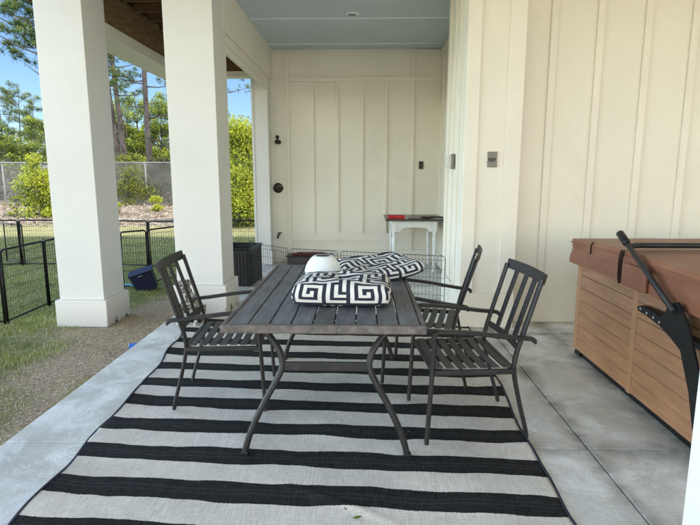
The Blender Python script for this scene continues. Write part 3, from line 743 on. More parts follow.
# two cover halves folding about y = 3.36
def cover_half(ya, yb, high_at_b, skirt):
    bm = bmesh.new(); nx_, ny_ = 60, 40; r2 = random.Random(5)
    xa, xb = X0 - .045, X1 + .045
    def top(x, y):
        f_ = (y - ya) / (yb - ya); f_ = f_ if high_at_b else 1 - f_
        z = .925 + .030 * f_
        return z + .006 * nz(x, y, 2.5, 3) 
    V = {}
    def vert(i, j, lvl):
        key = (i, j, lvl)
        if key in V: return V[key]
        x = xa + (xb - xa) * i / nx_; y = ya + (yb - ya) * j / ny_
        z = top(x, y)
        ox = oy = 0
        if lvl:
            both = (i in (0, nx_)) and (j in (0, ny_))
            sgx = -1 if i == 0 else (1 if i == nx_ else 0); sgy = -1 if j == 0 else (1 if j == ny_ else 0)
            w_ = lvl / 8
            nzv = (.026 * nz(x * 1.0 + y, w_ * .9, 2.6, 4) + .012 * nz(x + y, w_ * .8, 8, 1)) * math.sin(math.pi * min(1, w_ * 1.05)) - .010 * math.exp(-((w_ - .35) / .10) ** 2)
            if both: nzv *= .25
            ox = sgx * (.012 * w_ + nzv); oy = sgy * (.008 * w_ + nzv) if sgy and not ((high_at_b and sgy > 0) or (not high_at_b and sgy < 0)) else 0
            z = z - skirt * w_ + .012 * nz(x + y, 0, 4, 2) * w_
            if abs(sgx) : oy += 0
        V[key] = bm.verts.new((x + ox - X0, y + oy - Y0, z)); return V[key]
    for j in range(ny_):
        for i in range(nx_):
            bm.faces.new((vert(i, j, 0), vert(i + 1, j, 0), vert(i + 1, j + 1, 0), vert(i, j + 1, 0))).smooth = True
    loop = [(i, 0) for i in range(nx_)] + [(nx_, j) for j in range(ny_)] + [(i, ny_) for i in range(nx_, 0, -1)] + [(0, j) for j in range(ny_, 0, -1)]
    for k in range(len(loop)):
        a, b_ = loop[k], loop[(k + 1) % len(loop)]
        for l in range(8):
            bm.faces.new((vert(*a, l), vert(*a, l + 1), vert(*b_, l + 1), vert(*b_, l))).smooth = True
    bmesh.ops.recalc_face_normals(bm, faces=bm.faces[:])
    es = [e for e in bm.edges if len(e.link_faces) == 2 and e.calc_face_angle(0) > .9]
    bmesh.ops.bevel(bm, geom=es, offset=.012, segments=3, affect='EDGES', profile=.5)
    for f in bm.faces: f.smooth = True
    me = bpy.data.meshes.new('cover_half'); bm.to_mesh(me); bm.free(); me.materials.append(M['leather'])
    o = bpy.data.objects.new('cover_half', me); COL.objects.link(o); o.parent = t
    q = MB(); z = .925 - skirt * .42
    q.tube([(xa - X0 - .010, ya + (yb - ya) * k / 30 - Y0, .90 + .022 * ((k / 30) if high_at_b else 1 - k / 30)) for k in range(31)], .004, 6)
    q.build('seam', M['leather'], o)
    return o
cover_half(3.345, Y1 + .04, False, .19)
cover_half(Y0 - .04, 3.335, True, .205)
# strap and handle flap by the fold
q = MB()
q.bar([(-.062, 3.345 - Y0, .955), (-.072, 3.345 - Y0, .90), (-.074, 3.34 - Y0, .80), (-.070, 3.33 - Y0, .745)], .030, .005, up=(0, 1, 0)); q.build('strap', M['strap'], t)
q = MB()
q.bar([(-.052, 3.80 - Y0, .945), (-.066, 3.80 - Y0, .925), (-.068, 3.80 - Y0, .86)], .012, .004, up=(0, 1, 0)); q.build('strap', M['strap'], t)
q = MB()
q.box(-.085, -.060, 3.02 - Y0, 3.30 - Y0, .745, .885, .010); q.build('handle_flap', M['leather'], t)

# cover lifter: black steel arm and plate on the tub's side
t = thing('cover_lifter', 'black steel cover lifter arm with a foam grip on the hot tub side', 'cover lifter', (1.60, 2.5, 0))
PX = 0.0
poly = [(3.045, .665), (3.00, .685), (2.80, .672), (2.765, .70), (2.74, .76), (2.66, .785), (2.56, .69), (2.40, .42), (2.36, .20), (2.44, .20), (2.50, .37), (2.60, .55), (2.70, .59), (2.80, .62), (2.95, .64), (3.03, .645)]
q = MB(); q.prism([(PX, y - 2.5, z) for y, z in poly], (.012, 0, 0)); q.build('bracket', M['black'], t)
q = MB(); q.box(.012, .075, .30, .54, .65, .672, .004); q.box(.012, .075, -.14, .16, .60, .622, .004); q.box(.012, .07, -.14, -.10, .30, .60, .004); q.build('flange', M['black'], t)
q = MB(); 
for y, z in ((3.0, .664), (2.93, .655), (2.86, .650), (2.80, .640)): q.lathe([(.008, 0), (.008, .005), (.004, .007)], (-.001, y - 2.5, z), n=8, axis=Matrix.Rotation(R(-90), 4, 'Y'))
q.build('bolt', M['galv'], t)
a = Vector((.02 - .035, 2.66 - 2.5, .735)); b_ = Vector((.02, 3.37 - 2.5, 1.06)); dd_ = (b_ - a)
q = MB(); q.tube([a, a + dd_ * .9], .0165, 14); q.build('arm', M['iron'], t)
q = MB(); q.tube([a + dd_ * .83, a + dd_ * .85, a + dd_ * .99, b_], .024, 14, scales=[.8, 1, 1, .75]); q.build('foam_grip', M['black'], t)
e = a + dd_ * .80
q = MB(); q.tube([(e.x + .02, e.y, e.z), (.12, 3.34 - 2.5, .985), (.2, 3.34 - 2.5, .985), (2.05, 3.34 - 2.5, .985)], .017, 12); q.build('crossbar', M['iron'], t)

# ------------------------------------------------------------------ wire pens
def pen(name, label, pts, h, z0, mframe, mwire, rf=.009, rw=.0014, dv=.04, dh=.12, loc=None, posts=True, grp=None, tops=None, toprows=True):
    t = thing(name, label, 'pen', pts[0] + (z0,))
    ox, oy = pts[0]
    for k, (p, q_) in enumerate(zip(pts, pts[1:])):
        if q_ is None or p is None: continue
        a = Vector((p[0] - ox, p[1] - oy, 0)); b = Vector((q_[0] - ox, q_[1] - oy, 0)); d = (b - a); ln = d.length; d.normalize()
        a2 = a + d * .018; b2 = b - d * .018; up = Vector((0, 0, 1)); hh = h - .012
        c1 = .03
        q = MB()
        q.tube([a2, a2 + up * (hh - c1), a2 + up * (hh - .3 * c1) + d * .3 * c1, a2 + up * hh + d * c1, b2 + up * hh - d * c1, b2 + up * (hh - .3 * c1) - d * .3 * c1, b2 + up * (hh - c1), b2], rf, 8)
        q.tube([a2 + up * .03, b2 + up * .03], rf * .8, 6)
        fr = q.build('panel_frame', mframe, t)
        q = MB(); L0 = (b2 - a2).length; n = max(2, int(L0 / dv))
        for i in range(1, n):
            o_ = a2 + d * L0 * i / n; q.tube([o_ + up * .03, o_ + up * hh], rw, 4, cap=False)
        m_ = int(hh / dh)
        for j in range(1, m_ + 1):
            z = hh * j / (m_ + .5); q.tube([a2 + up * z, b2 + up * z], rw * 1.15, 4, cap=False)
        q.build('wire_mesh', mwire, fr)
        if posts:
            q = MB(); q.tube([a, a + up * (h + .025)], .006, 6); q.build('hinge_pin', mframe, t)
    return t
pen('dog_pen', 'black metal dog pen panels standing on the lawn around the left column', [(-4.45, 5.02), (-3.735, 5.30), (-3.76, 6.10), (-3.72, 6.42), (-3.28, 7.02), (-3.03, 7.33), (-2.80, 7.85), (-2.45, 8.45)], .79, G, M['black'], M['black'], rf=.0115, rw=.0016)
pen('garden_fence_panel', 'low black fence panels along the back of the shaded lawn', [(-7.0, 8.55), (-5.86, 8.86), (-5.02, 8.86), (-4.30, 8.86), (-3.58, 8.72), (-2.86, 8.72), (-2.45, 8.84), (-1.78, 8.84)], .79, G, M['black'], M['black'], rf=.013, rw=.0018)
g_ = pen('pen_gate', 'black pen gate panel standing apart at the far left of the lawn', [(-6.43, 9.3), (-5.86, 8.95)], .70, G, M['black'], M['black'], rf=.012)
pen('wire_pen', 'low grey wire exercise pen zigzagging across the porch behind the table', [(.86, 5.36), (.30, 5.52), (-.26, 5.70), (-.83, 5.88), (-1.22, 6.22), (-1.44, 6.62)], .61, .001, M['wire'], M['wire'], rf=.0035, rw=.0016, dv=.038, dh=.095, posts=False)

# ------------------------------------------------------------------ deck box / bin by the column
t = thing('storage_bin', 'open black resin bin between the column and the corner post', 'bin', (-1.455, 6.60, 0), R(-4))
q = MB()
W_, D_, H_ = .42, .60, .47
for (x0, x1, y0, y1) in ((-.0, .02, 0, D_), (-W_, -W_ + .02, 0, D_), (-W_ + .021, -.001, 0, .02), (-W_ + .021, -.001, D_ - .02, D_)): q.box(x0, x1, y0, y1, .002, H_, .005)
for k in range(9): q.box(-W_ + .03 + k * .043, -W_ + .055 + k * .043, -.008, -.001, .03, H_ - .04, .003)
for k in range(13): q.box(.021, .028, .02 + k * .043, .045 + k * .043, .03, H_ - .04, .003)
q.box(-W_ + .021, -.001, .021, D_ - .021, .002, .02)
q.build('body', M['resin'], t)
q = MB()
for bx in ((-W_ - .012, .032, -.014, .014, H_, H_ + .022), (-W_ - .012, .032, D_ - .014, D_ + .014, H_, H_ + .022), (.004, .032, .015, D_ - .015, H_, H_ + .022), (-W_ - .012, -W_ + .016, .015, D_ - .015, H_, H_ + .022)): q.box(*bx, .004)
q.build('rim', M['black'], t)

# ------------------------------------------------------------------ low box at the back wall
t = thing('low_box', 'low dark brown box at the foot of the back wall', 'box', (-.86, 8.36, 0))
q = MB(); q.box(-.33, .36, -.14, .14, .002, .13, .006); q.build('body', M['brownbox'], t)
q = MB(); q.box(-.345, .375, -.15, .15, .131, .15, .004); q.build('lid', M['black'], t)
q = MB()
q.box(-.26, .27, -.11, .10, .151, .168, .006); q.box(-.20, .22, -.10, .08, .169, .184, .006)
bmesh.ops.subdivide_edges(q.bm, edges=[e for e in q.bm.edges if e.calc_length() > .2], cuts=10)
for v in q.bm.verts: v.co.z += .008 * nz(v.co.x, v.co.y, 9, 2)
tag(q.build('folded_mat', M['darkred']), 'folded dark red mat lying on the low box by the back wall', 'mat').location = (-.86, 8.36, 0)

# ------------------------------------------------------------------ white side table
t = thing('side_table', 'white turned-leg side table with dark top against the back wall', 'side table', (.75, 8.02, 0))
q = MB(); q.box(-.425, .42, -.44, .46, .755, .785, .006); q.build('tabletop', M['tabletop_dark'], t)
leg = [(.018, 0), (.026, .02), (.020, .05), (.014, .08), (.024, .11), (.018, .14), (.022, .30), (.030, .50), (.018, .53), (.028, .545), (.018, .56), (.030, .58), (.030, .60)]
for lx in (-.30, .285):
    for ly in (-.36, .36):
        q = MB(); q.lathe(leg, (lx, ly, .001), n=16); q.box(lx - .032, lx + .032, ly - .032, ly + .032, .60, .754, .003); q.build('leg', M['whitewood'], t)
def apron(y, q):
    x0, x1 = -.267, .252
    pts = [(x0, .754), (x0, .60), (x0 + .045, .60), (x0 + .065, .625), (x0 + .10, .655), (0, .665), (x1 - .10, .655), (x1 - .065, .625), (x1 - .045, .60), (x1, .60), (x1, .754)]
    q.prism([(x, y, z) for x, z in pts], (0, .018, 0))
q = MB(); apron(-.375, q); apron(.355, q); q.box(-.31, -.292, -.327, .327, .65, .754); q.box(.277, .295, -.327, .327, .65, .754); q.build('apron', M['whitewood'], t)
def blob(name, label, cat, x0, x1, y0, y1, z0, h, m, rz=0, bev=.008):
    q = MB(); cx, cy = (x0 + x1) / 2, (y0 + y1) / 2
    q.box(x0 - cx, x1 - cx, y0 - cy, y1 - cy, 0, h, bev)
    bmesh.ops.subdivide_edges(q.bm, edges=q.bm.edges[:], cuts=3, use_grid_fill=True)
    for v in q.bm.verts:
        v.co += Vector((nz(v.co.x, v.co.z, 14, 1), nz(v.co.y, v.co.x, 14, 2), .8 * nz(v.co.x, v.co.y, 12, 3) * (v.co.z / h))) * h * .22
    for f in q.bm.faces: f.smooth = True
    o = q.build(name, m); o.location = (cx, cy, z0); o.rotation_euler = (0, 0, rz); return tag(o, label, cat)
blob('cloth', 'crumpled red cloth on the left end of the side table', 'cloth', .36, .60, 7.62, 7.76, .787, .05, M['red'], R(-4))
blob('folded_paper', 'pale folded paper on the middle of the side table', 'paper', .66, .86, 7.64, 7.74, .787, .015, M['greyplate'], R(3))
blob('glove', 'black and red glove on the side table', 'glove', .84, .98, 7.66, 7.74, .787, .03, M['strap'], R(5))
q = MB(); q.tube([(0, 0, .02), (.06, .0, .022), (.13, .01, .018)], .010, 8); q.box(-.06, .0, -.012, .012, .006, .034, .004)
o = tag(q.build('hand_tool', M['black']), 'short black tool on the right end of the side table', 'tool'); o.location = (1.03, 7.70, .786)
q = MB(); pts = [(0, 0, .01), (0, -.03, .0), (-.002, -.045, -.05), (.0, -.046, -.2)]; q.tube(pts, .004, 6)
o = tag(q.build('hanging_cord', M['bronze']), 'thin cord hanging over the left front corner of the side table', 'cord'); o.location = (.355, 7.61, .79)

# ------------------------------------------------------------------ lawn odds and ends
t = thing('storage_tote', 'dark navy plastic tote tipped against the pen on the lawn', 'tote', (-2.93, 7.02, G), R(12))
t.rotation_euler = (R(10), R(-17), R(14)); t.location.z += .005
q = MB(); q.prism([(-.13, -.10, .0), (.13, -.10, 0), (.15, -.11, .26), (-.15, -.11, .26)], (0, .2, 0))
bmesh.ops.bevel(q.bm, geom=q.bm.edges[:], offset=.012, segments=2, affect='EDGES'); q.build('body', M['navy'], t)
q = MB(); q.box(-.162, .162, -.125, .105, .262, .285, .006); q.build('rim', M['navy'], t)
q = MB(); q.tube([(-.03, -.126, .24), (-.03, -.145, .25), (.03, -.145, .25), (.03, -.126, .24)], .005, 6); q.build('handle', M['galv'], t)
q = MB(); q.tube([(0, 0, 0), (.22, -.02, .01), (.45, -.03, .0)], .014, 8)
o = tag(q.build('plastic_tube', M['cyan']), 'light blue plastic tube lying on the grass by the navy tote', 'tube'); o.location = (-3.46, 7.12, G + .03)
blob('plastic_scrap', 'bright blue plastic scrap at the slab edge', 'scrap', -2.10, -1.99, 4.52, 4.58, G + .01, .035, M['blue'], R(25), .004)
for x, y, l, lab in ((-2.62, 3.22, .035, 'larger white scrap on the bare soil near the slab'), (-2.60, 3.46, .018, 'smaller white scrap on the bare soil near the slab')):
    q = MB(); q.prism([(-l, 0, 0), (-.2 * l, -.3 * l, .003), (l, -.1 * l, .004), (.7 * l, .35 * l, .004), (-.5 * l, .4 * l, .002)], (0, 0, .002))
    o = tag(q.build('litter_scrap', M['litter']), lab, 'scrap'); o.location = (x, y, G + .02); o.rotation_euler = (.1, .1, .3)
q = MB(); q.prism([(-.02, 0, 0), (0, -.009, .003), (.018, -.002, .006), (.02, .006, .006), (0, .010, .003)], (0, 0, .0015))
o = tag(q.build('leaf', M['leaf_m']), 'small curled green leaf on the rug near the camera', 'leaf'); o.location = (-.02, 1.99, .022)

# ------------------------------------------------------------------ dog
def dog_material():
    m = bpy.data.materials.new('merle_coat'); m.use_nodes = True
    t = m.node_tree; b = t.nodes['Principled BSDF']; L = t.links.new; tc = nd(t, 'ShaderNodeTexCoord')
    def noi(s_, d=3):
        n = nd(t, 'ShaderNodeTexNoise'); n.inputs['Scale'].default_value = s_; n.inputs['Detail'].default_value = d; L(tc.outputs['Object'], n.inputs[0]); return n
    r = nd(t, 'ShaderNodeValToRGB'); e = r.color_ramp.elements; r.color_ramp.interpolation = 'CONSTANT'
    e[0].position = 0; e[0].color = (.07, .045, .035, 1); e[1].position = .44; e[1].color = (.27, .23, .21, 1)
    x = e.new(.50); x.color = (.50, .47, .44, 1); x = e.new(.62); x.color = (.16, .11, .085, 1)
    L(noi(22).outputs['Fac'], r.inputs[0]); L(r.outputs[0], b.inputs['Base Color']); b.inputs['Roughness'].default_value = .85
    bp = nd(t, 'ShaderNodeBump'); bp.inputs['Strength'].default_value = .5; bp.inputs['Distance'].default_value = .006; L(noi(160).outputs['Fac'], bp.inputs['Height']); L(bp.outputs[0], b.inputs['Normal'])
    return m
def build_dog():
    t = thing('dog', 'spotted white and brown dog sitting behind the left chair', 'dog', (-1.665, 4.82, 0), R(-6)); t.scale = (.86, .86, .86)
    V = []; E = []; Rr = []
    def v(p, r): V.append(p); Rr.append(r if isinstance(r, tuple) else (r, r)); return len(V) - 1
    def chain(start, items):
        a = start
        for p, r in items:
            b = v(p, r); E.append((a, b)); a = b
        return a
    pel = v((0, .26, .13), (.085, .09))
    mid = chain(pel, [((0, .20, .20), (.09, .085))])
    chest = chain(mid, [((0, .10, .27), (.088, .09)), ((0, .055, .31), (.078, .075))])
    neck = chain(chest, [((0, .035, .38), (.052, .055)), ((0, .015, .435), (.048, .05))])
    head = chain(neck, [((0, .0, .475), (.058, .052)), ((0, -.05, .468), (.044, .040)), ((0, -.09, .450), (.028, .024)), ((0, -.125, .445), (.021, .018))])
    hd = len(V) - 4
    for s_ in (-1, 1):
        chain(hd, [((s_ * .045, .012, .510), .018), ((s_ * .066, .004, .500), .015), ((s_ * .078, -.006, .462), .011)])      # drop ears
        chain(chest, [((s_ * .065, .045, .25), .038), ((s_ * .078, .055, .17), .027), ((s_ * .085, .045, .09), .020), ((s_ * .092, .035, .035), .021), ((s_ * .095, .0, .018), .024), ((s_ * .096, -.028, .014), .017)])
        chain(pel, [((s_ * .085, .20, .14), .062), ((s_ * .115, .10, .15), .045), ((s_ * .125, .12, .07), .028), ((s_ * .130, .17, .03), .022), ((s_ * .135, .09, .018), .022), ((s_ * .137, .05, .014), .018)])
    chain(pel, [((0, .34, .07), .026), ((-.05, .42, .03), .020), ((-.13, .46, .022), .014), ((-.19, .45, .020), .008)])
    me = bpy.data.meshes.new('body'); me.from_pydata(V, E, []); o = bpy.data.objects.new('body', me); COL.objects.link(o); o.parent = t
    sk = o.modifiers.new('skin', 'SKIN'); sk.use_smooth_shade = True
    for i, d in enumerate(me.skin_vertices[0].data): d.radius = Rr[i]; d.use_root = (i == 0)
    ss = o.modifiers.new('sub', 'SUBSURF'); ss.levels = 2; ss.render_levels = 2
    me.materials.append(dog_material())
    for s_ in (-1, 1):
        q = MB(); q.lathe([(.001, -.008), (.006, -.005), (.008, 0), (.006, .005), (.001, .008)], (s_ * .026, -.066, .496), n=10); q.build('eye', M['black'], t)
    q = MB(); q.lathe([(.001, -.008), (.009, -.006), (.012, 0), (.009, .006), (.001, .008)], (0, -.142, .452), n=12); q.build('nose', M['black'], t)
    q = MB(); q.tube([(.054 * math.cos(a_), .032 + .054 * math.sin(a_), .395 + .01 * math.sin(a_)) for a_ in [2 * math.pi * k / 24 for k in range(25)]], .006, 6); q.build('collar', M['navy'], t)
build_dog()

# ------------------------------------------------------------------ chain link fence
def chainlink():
    YF, H0, X0_, X1_ = 22.0, 1.75, -24.0, 6.0; z0 = ground_z(-10, YF)
    t = thing('chain_link_fence', 'grey chain link fence across the back of the garden', 'fence', (X0_, YF, z0))
    L0 = X1_ - X0_
    q = MB(); r_ = .0028; sp = .085
    n = int((L0 + H0) / sp)
    for k in range(n):
        for sgn in (1, -1):
            xa = k * sp - (H0 if sgn == 1 else 0); xb = xa + H0 * sgn if sgn == 1 else xa - H0
            za, zb = .03, H0
            a = Vector((xa, 0, za)); b = Vector((xb, 0, zb))
            lo, hi = 0, 1
            dx = xb - xa
            for lim in (0, L0):
                pass
            def cl(p, q_):
                (x1, z1), (x2, z2) = p, q_
                if x1 > x2: (x1, z1), (x2, z2) = (x2, z2), (x1, z1)
                if x2 < 0 or x1 > L0: return None
                if x1 < 0: z1 += (z2 - z1) * (0 - x1) / (x2 - x1); x1 = 0
                if x2 > L0: z2 = z1 + (z2 - z1) * (L0 - x1) / (x2 - x1); x2 = L0
                return (x1, z1), (x2, z2)
            c_ = cl((xa, za), (xb, zb))
            if not c_: continue
            (x1, z1), (x2, z2) = c_; d = Vector((x2 - x1, 0, z2 - z1))
            if d.length < .02: continue
            nrm = Vector((-d.z, 0, d.x)).normalized() * r_ * 1.2
            p1, p2 = Vector((x1, sgn * .002, z1)), Vector((x2, sgn * .002, z2))
            q.bm.faces.new([q.bm.verts.new(p) for p in (p1 - nrm, p1 + nrm, p2 + nrm, p2 - nrm)])
    q.build('wire_mesh', M['galv'], t, recalc=False)
    q = MB(); q.tube([(0, 0, H0 + .02), (L0, 0, H0 + .02)], .021, 8); q.build('top_rail', M['galv'], t)
    for k in range(11):
        q = MB(); q.tube([(k * 3.0, .03, -.1), (k * 3.0, .03, H0 + .06)], .028, 8); q.build('fence_post', M['galv'], t)
chainlink()

# ------------------------------------------------------------------ vegetation
def leafq(q, r, c, size, mi, asp=.5):
    a = Vector((r.gauss(0, 1), r.gauss(0, 1), r.gauss(0, 1))).normalized(); b = a.orthogonal().normalized()
    b = (Matrix.Rotation(r.uniform(0, 6.28), 3, a) @ b)
    s_ = size * r.uniform(.45, 1.45)
    p = c; 
    q.bm.faces.new([q.bm.verts.new(x) for x in (p - a * s_, p + b * s_ * asp, p + a * s_, p - b * s_ * asp)]).material_index = mi
def clump(q, r, c, rad, n, size, wts, asp=.5):
    """leaves spread through a squashed ball, lighter toward the top/sun side"""
    for k in range(n):
        d = Vector((r.gauss(0, 1), r.gauss(0, 1), r.gauss(0, 1))).normalized() * (r.random() ** .45)
        p = c + Vector((d.x * rad[0], d.y * rad[1], d.z * rad[2]))
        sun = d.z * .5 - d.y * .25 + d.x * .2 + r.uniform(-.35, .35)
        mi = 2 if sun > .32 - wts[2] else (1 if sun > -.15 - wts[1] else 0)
        leafq(q, r, p, size, mi, asp)
LEAF = ['leaf_d', 'leaf_m', 'leaf_y']; NEED = ['needle_d', 'needle_m', 'needle_y']; BRU = ['brush_g', 'brush_o', 'leaf_m']
def bush(name, label, cat, x, y, w_, h_, n, size, mats, wts=(0, 0, 0), seed=1, d_=None, group=None, lobes=9, stems=5):
    z = ground_z(x, y); t = thing(name, label, cat, (x, y, z), 0, group); r = random.Random(seed); d_ = d_ or w_
    q = MB()
    for k in range(lobes):
        a = r.uniform(0, 6.28); rr = r.random() ** .6
        zz = h_ * r.uniform(.05, .88); sh = math.sin(math.pi * min(1, .25 + zz / h_ * .72))
        c_ = Vector((math.cos(a) * rr * w_ * .38 * sh, math.sin(a) * rr * d_ * .38 * sh, zz)); rad = r.uniform(.16, .30)
        clump(q, r, c_, (w_ * rad, d_ * rad, h_ * rad * .7), n // lobes, size, wts)
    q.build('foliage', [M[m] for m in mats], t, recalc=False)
    q = MB()
    for k in range(stems):
        a = r.uniform(0, 6.28); e_ = Vector((math.cos(a) * w_ * .3, math.sin(a) * d_ * .3, h_ * r.uniform(.6, .9)))
        q.tube([(0, 0, -.02), e_ * .45 + Vector((0, 0, .05 * h_)), e_], .02 * max(.25, h_ / 2), 5, scales=[1, .7, .2])
    q.build('stem', M['bark'], t)
    return t
def pine(label, x, y, H, rad, base, n_br, seed, spread=2.4, needles=46, size=.13, lean=0, group='tall pine trees beyond the fence', wts=(0, 0, 0), brange=None, name='pine_tree', extra=()):
    z = ground_z(x, y); t = thing(name, label, 'pine tree', (x, y, z), 0, group); r = random.Random(seed)
    q = MB(); pts = []; 
    for k in range(13):
        f_ = k / 12; pts.append(Vector((lean * f_ * f_ + .10 * math.sin(f_ * 5 + seed), .1 * math.sin(f_ * 4 + seed * 2), H * f_ - .1)))
    q.tube(pts, rad, 10, scales=[1 - .82 * (k / 12) for k in range(13)]); q.build('trunk', M['bark'], t)
    br = MB(); q = MB(); size *= .85; needles = int(needles * 1.4)
    jobs = []
    for k in range(n_br):
        f_ = base + (1 - base) * (k + r.random()) / n_br
        jobs.append((f_, r.uniform(0, 6.28), spread * (1.15 - f_ * .75) * r.uniform(.6, 1.1), r.uniform(-.05, .45)))
    jobs += list(extra)
    for f_, a, ln, rise in jobs:
        i = min(11, int(f_ * 12)); o_ = pts[i].lerp(pts[i + 1], f_ * 12 - i)
        d = Vector((math.cos(a), math.sin(a), rise)); p1 = o_ + d * ln * .5 - Vector((0, 0, .05 * ln)); p2 = o_ + d * ln
        br.tube([o_, p1, p2], max(.016, rad * .22), 5, scales=[1, .6, .2])
        tips = [p2] + [o_.lerp(p2, u) + Vector((r.gauss(0, .16), r.gauss(0, .16), r.gauss(.03, .12))) * ln for u in (.40, .55, .68, .80, .90, .97)]
        for tp in tips:
            for c_ in range(3):
                cc = tp + Vector((r.gauss(0, .14), r.gauss(0, .14), r.gauss(.04, .09)))
                for m_ in range(needles // 3):
                    dd = Vector((r.gauss(0, 1), r.gauss(0, 1), r.gauss(.35, .8))).normalized(); L_n = size * r.uniform(.7, 1.35)
                    sd = dd.orthogonal().normalized() * size * .085
                    e_ = cc + dd * L_n * 1.8
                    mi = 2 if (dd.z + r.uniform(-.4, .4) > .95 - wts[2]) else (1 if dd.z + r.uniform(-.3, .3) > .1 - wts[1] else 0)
                    q.bm.faces.new([q.bm.verts.new(v_) for v_ in (cc - sd, cc + sd, e_ + sd * .3, e_ - sd * .3)]).material_index = mi
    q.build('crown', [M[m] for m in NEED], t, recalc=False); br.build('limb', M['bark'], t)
    return t
def leafy_tree(label, x, y, H, w_, n, seed, mats=LEAF, wts=(0, 0, 0), group='leafy trees beyond the fence', size=.12, low=.25):
    z = ground_z(x, y); t = thing('leafy_tree', label, 'tree', (x, y, z), 0, group); r = random.Random(seed)
    tr = MB(); tp = [Vector((.12 * math.sin(k * 1.3 + seed), .1 * math.cos(k + seed), H * .8 * k / 6 - .1)) for k in range(7)]
    tr.tube(tp, .045 * H ** .6, 8, scales=[1 - .13 * k for k in range(7)])
    tr.build('trunk', M['bark'], t)
    q = MB(); br = MB(); lobes = 16
    for k in range(lobes):
        f_ = low + (1 - low) * (k + r.random()) / lobes; a = r.uniform(0, 6.28); sh = math.sin(math.pi * min(1, .2 + (f_ - low) / (1 - low) * .75))
        c_ = Vector((math.cos(a) * w_ * .42 * sh, math.sin(a) * w_ * .42 * sh, H * f_ * .95)); rr = r.uniform(.5, 1)
        o_ = tp[min(6, int(f_ * 6.5))]; br.tube([tp[min(6, int(f_ * 6.5))], o_.lerp(c_, .5) + Vector((0, 0, .1)), c_], .05, 5, scales=[1, .6, .2])
        for m_ in range(3):
            cc = c_ + Vector((r.gauss(0, .22), r.gauss(0, .22), r.gauss(0, .14))) * w_ * .5
            clump(q, r, cc, (w_ * .17 * rr, w_ * .17 * rr, H * .065 * rr + .15), n // lobes // 3, size, wts)
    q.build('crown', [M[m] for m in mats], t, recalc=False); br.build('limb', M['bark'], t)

# three big pine trunks seen between the left columns, plus those hidden by them from here
pine('left one of the paired tall pine trunks seen between the columns', P(117, 34), 34, 17, .24, .40, 20, 1, 2.6, extra=[(.36, -2.2, 1.6, .1), (.40, .3, 1.5, .15)], wts=(0, 0, .25), lean=-1.3)
pine('right one of the paired tall pine trunks seen between the columns', P(126, 33), 33, 16, .21, .42, 18, 2, 2.4, extra=[(.38, .2, 1.6, .1), (.47, 2.6, 1.5, .2)], wts=(0, 0, .25), lean=-1.0)
pine('tall pine trunk standing alone beside the right column', P(151.5, 31), 31, 15, .21, .42, 18, 3, 2.4, extra=[(.30, .35, 2.2, .35), (.44, 2.9, 1.6, .1), (.22, .1, 1.9, .1), (.42, -.3, 1.9, .0), (.34, 3.2, 1.5, .25)], wts=(0, 0, .25), lean=-.1)
pine('large pine whose needled branches hang into the sky at the upper left', P(68, 24), 24, 13, .22, .40, 40, 4, 3.7, 60, .16, extra=[(.62, 3.0, 2.9, .12), (.66, 3.3, 2.6, .2), (.70, 2.8, 2.9, .12), (.53, 3.15, 2.1, .02), (.57, 2.9, 2.2, .05), (.74, 3.2, 3.0, .1), (.66, 2.6, 2.8, .1)])
pine('pine with a few thin twigs showing through the right opening', P(205, 27), 27, 12, .17, .45, 14, 5, 2.4, 26, .12, extra=[(.50, .0, 2.1, .15), (.56, -.2, 2.4, .15), (.44, .15, 2.2, .15)])
for k, (px, yy, hh) in enumerate(((8, 44, 8.2), (25, 46, 8.6), (38, 50, 8.4), (-12, 42, 8.5))):
    pine(['slender young pine at the far left edge beyond the fence', 'slender airy young pine left of the column, tallest of the small ones', 'slender young pine partly behind the left column', 'slender young pine just outside the left edge'][k], P(px, yy), yy, hh, .09, .28, 22, 20 + k, 1.7, 24, .15, group='slender young pines', wts=(0, .1, .35))
for k, (px, yy, hh, ww) in enumerate(((104, 40, 6.6, 4.6), (131, 40, 5.8, 4.0), (142, 46, 8.4, 4.4), (165, 39, 6.2, 4.2), (186, 41, 8.4, 4.8), (214, 39, 5.5, 4.6), (245, 36, 4.2, 4.0), (-8, 36, 4.6, 4), (60, 42, 6, 5), (85, 40, 6.4, 5))):
    leafy_tree(['mid-green tree behind the left column edge beyond the fence', 'bushy tree standing between the tall pine trunks', 'taller bushy tree behind the lone pine trunk', 'bushy tree right of the lone pine trunk', 'tree hidden mostly by the right column', 'tree seen behind the yellow-green shrub, left part', 'low tree behind the yellow-green shrub, right part', 'dark leafy tree at the far left edge', 'leafy tree behind the left column', 'leafy tree behind the left column, nearer its right edge'][k],
               P(px, yy), yy, hh, ww, 11500, 40 + k, wts=(0, 0, .06 if k != 7 else -.1), size=.065)
# vines and bushes
bush('shrub', 'yellow-green shrub beside the left column in front of the fence', 'shrub', P(40, 17.5), 17.5, 1.6, 2.15, 10000, .038, LEAF, (0, .15, .42), 61, lobes=22)
bush('shrub', 'tall yellow-green shrub between the right column and the corner post', 'shrub', P(238, 15.3), 15.3, 2.3, 3.1, 22000, .038, LEAF, (0, .12, .38), 62, lobes=44, stems=8)
bush('seedling', 'small bright green seedling in the mulch between the columns', 'plant', P(155, 19.5), 19.5, .75, .62, 500, .055, LEAF, (0, .3, .9), 63, lobes=6)
bush('seedling', 'small leafy seedling in the mulch close to the left column', 'plant', P(116, 18.5), 18.5, .6, .5, 350, .05, LEAF, (0, .2, .5), 64, lobes=5)
bush('seedling', 'sparse low seedling in the mulch at the far left', 'plant', P(14, 18), 18, 1.0, .75, 500, .04, ['brush_g', 'brush_o', 'leaf_y'], (0, .2, .4), 65, lobes=7)
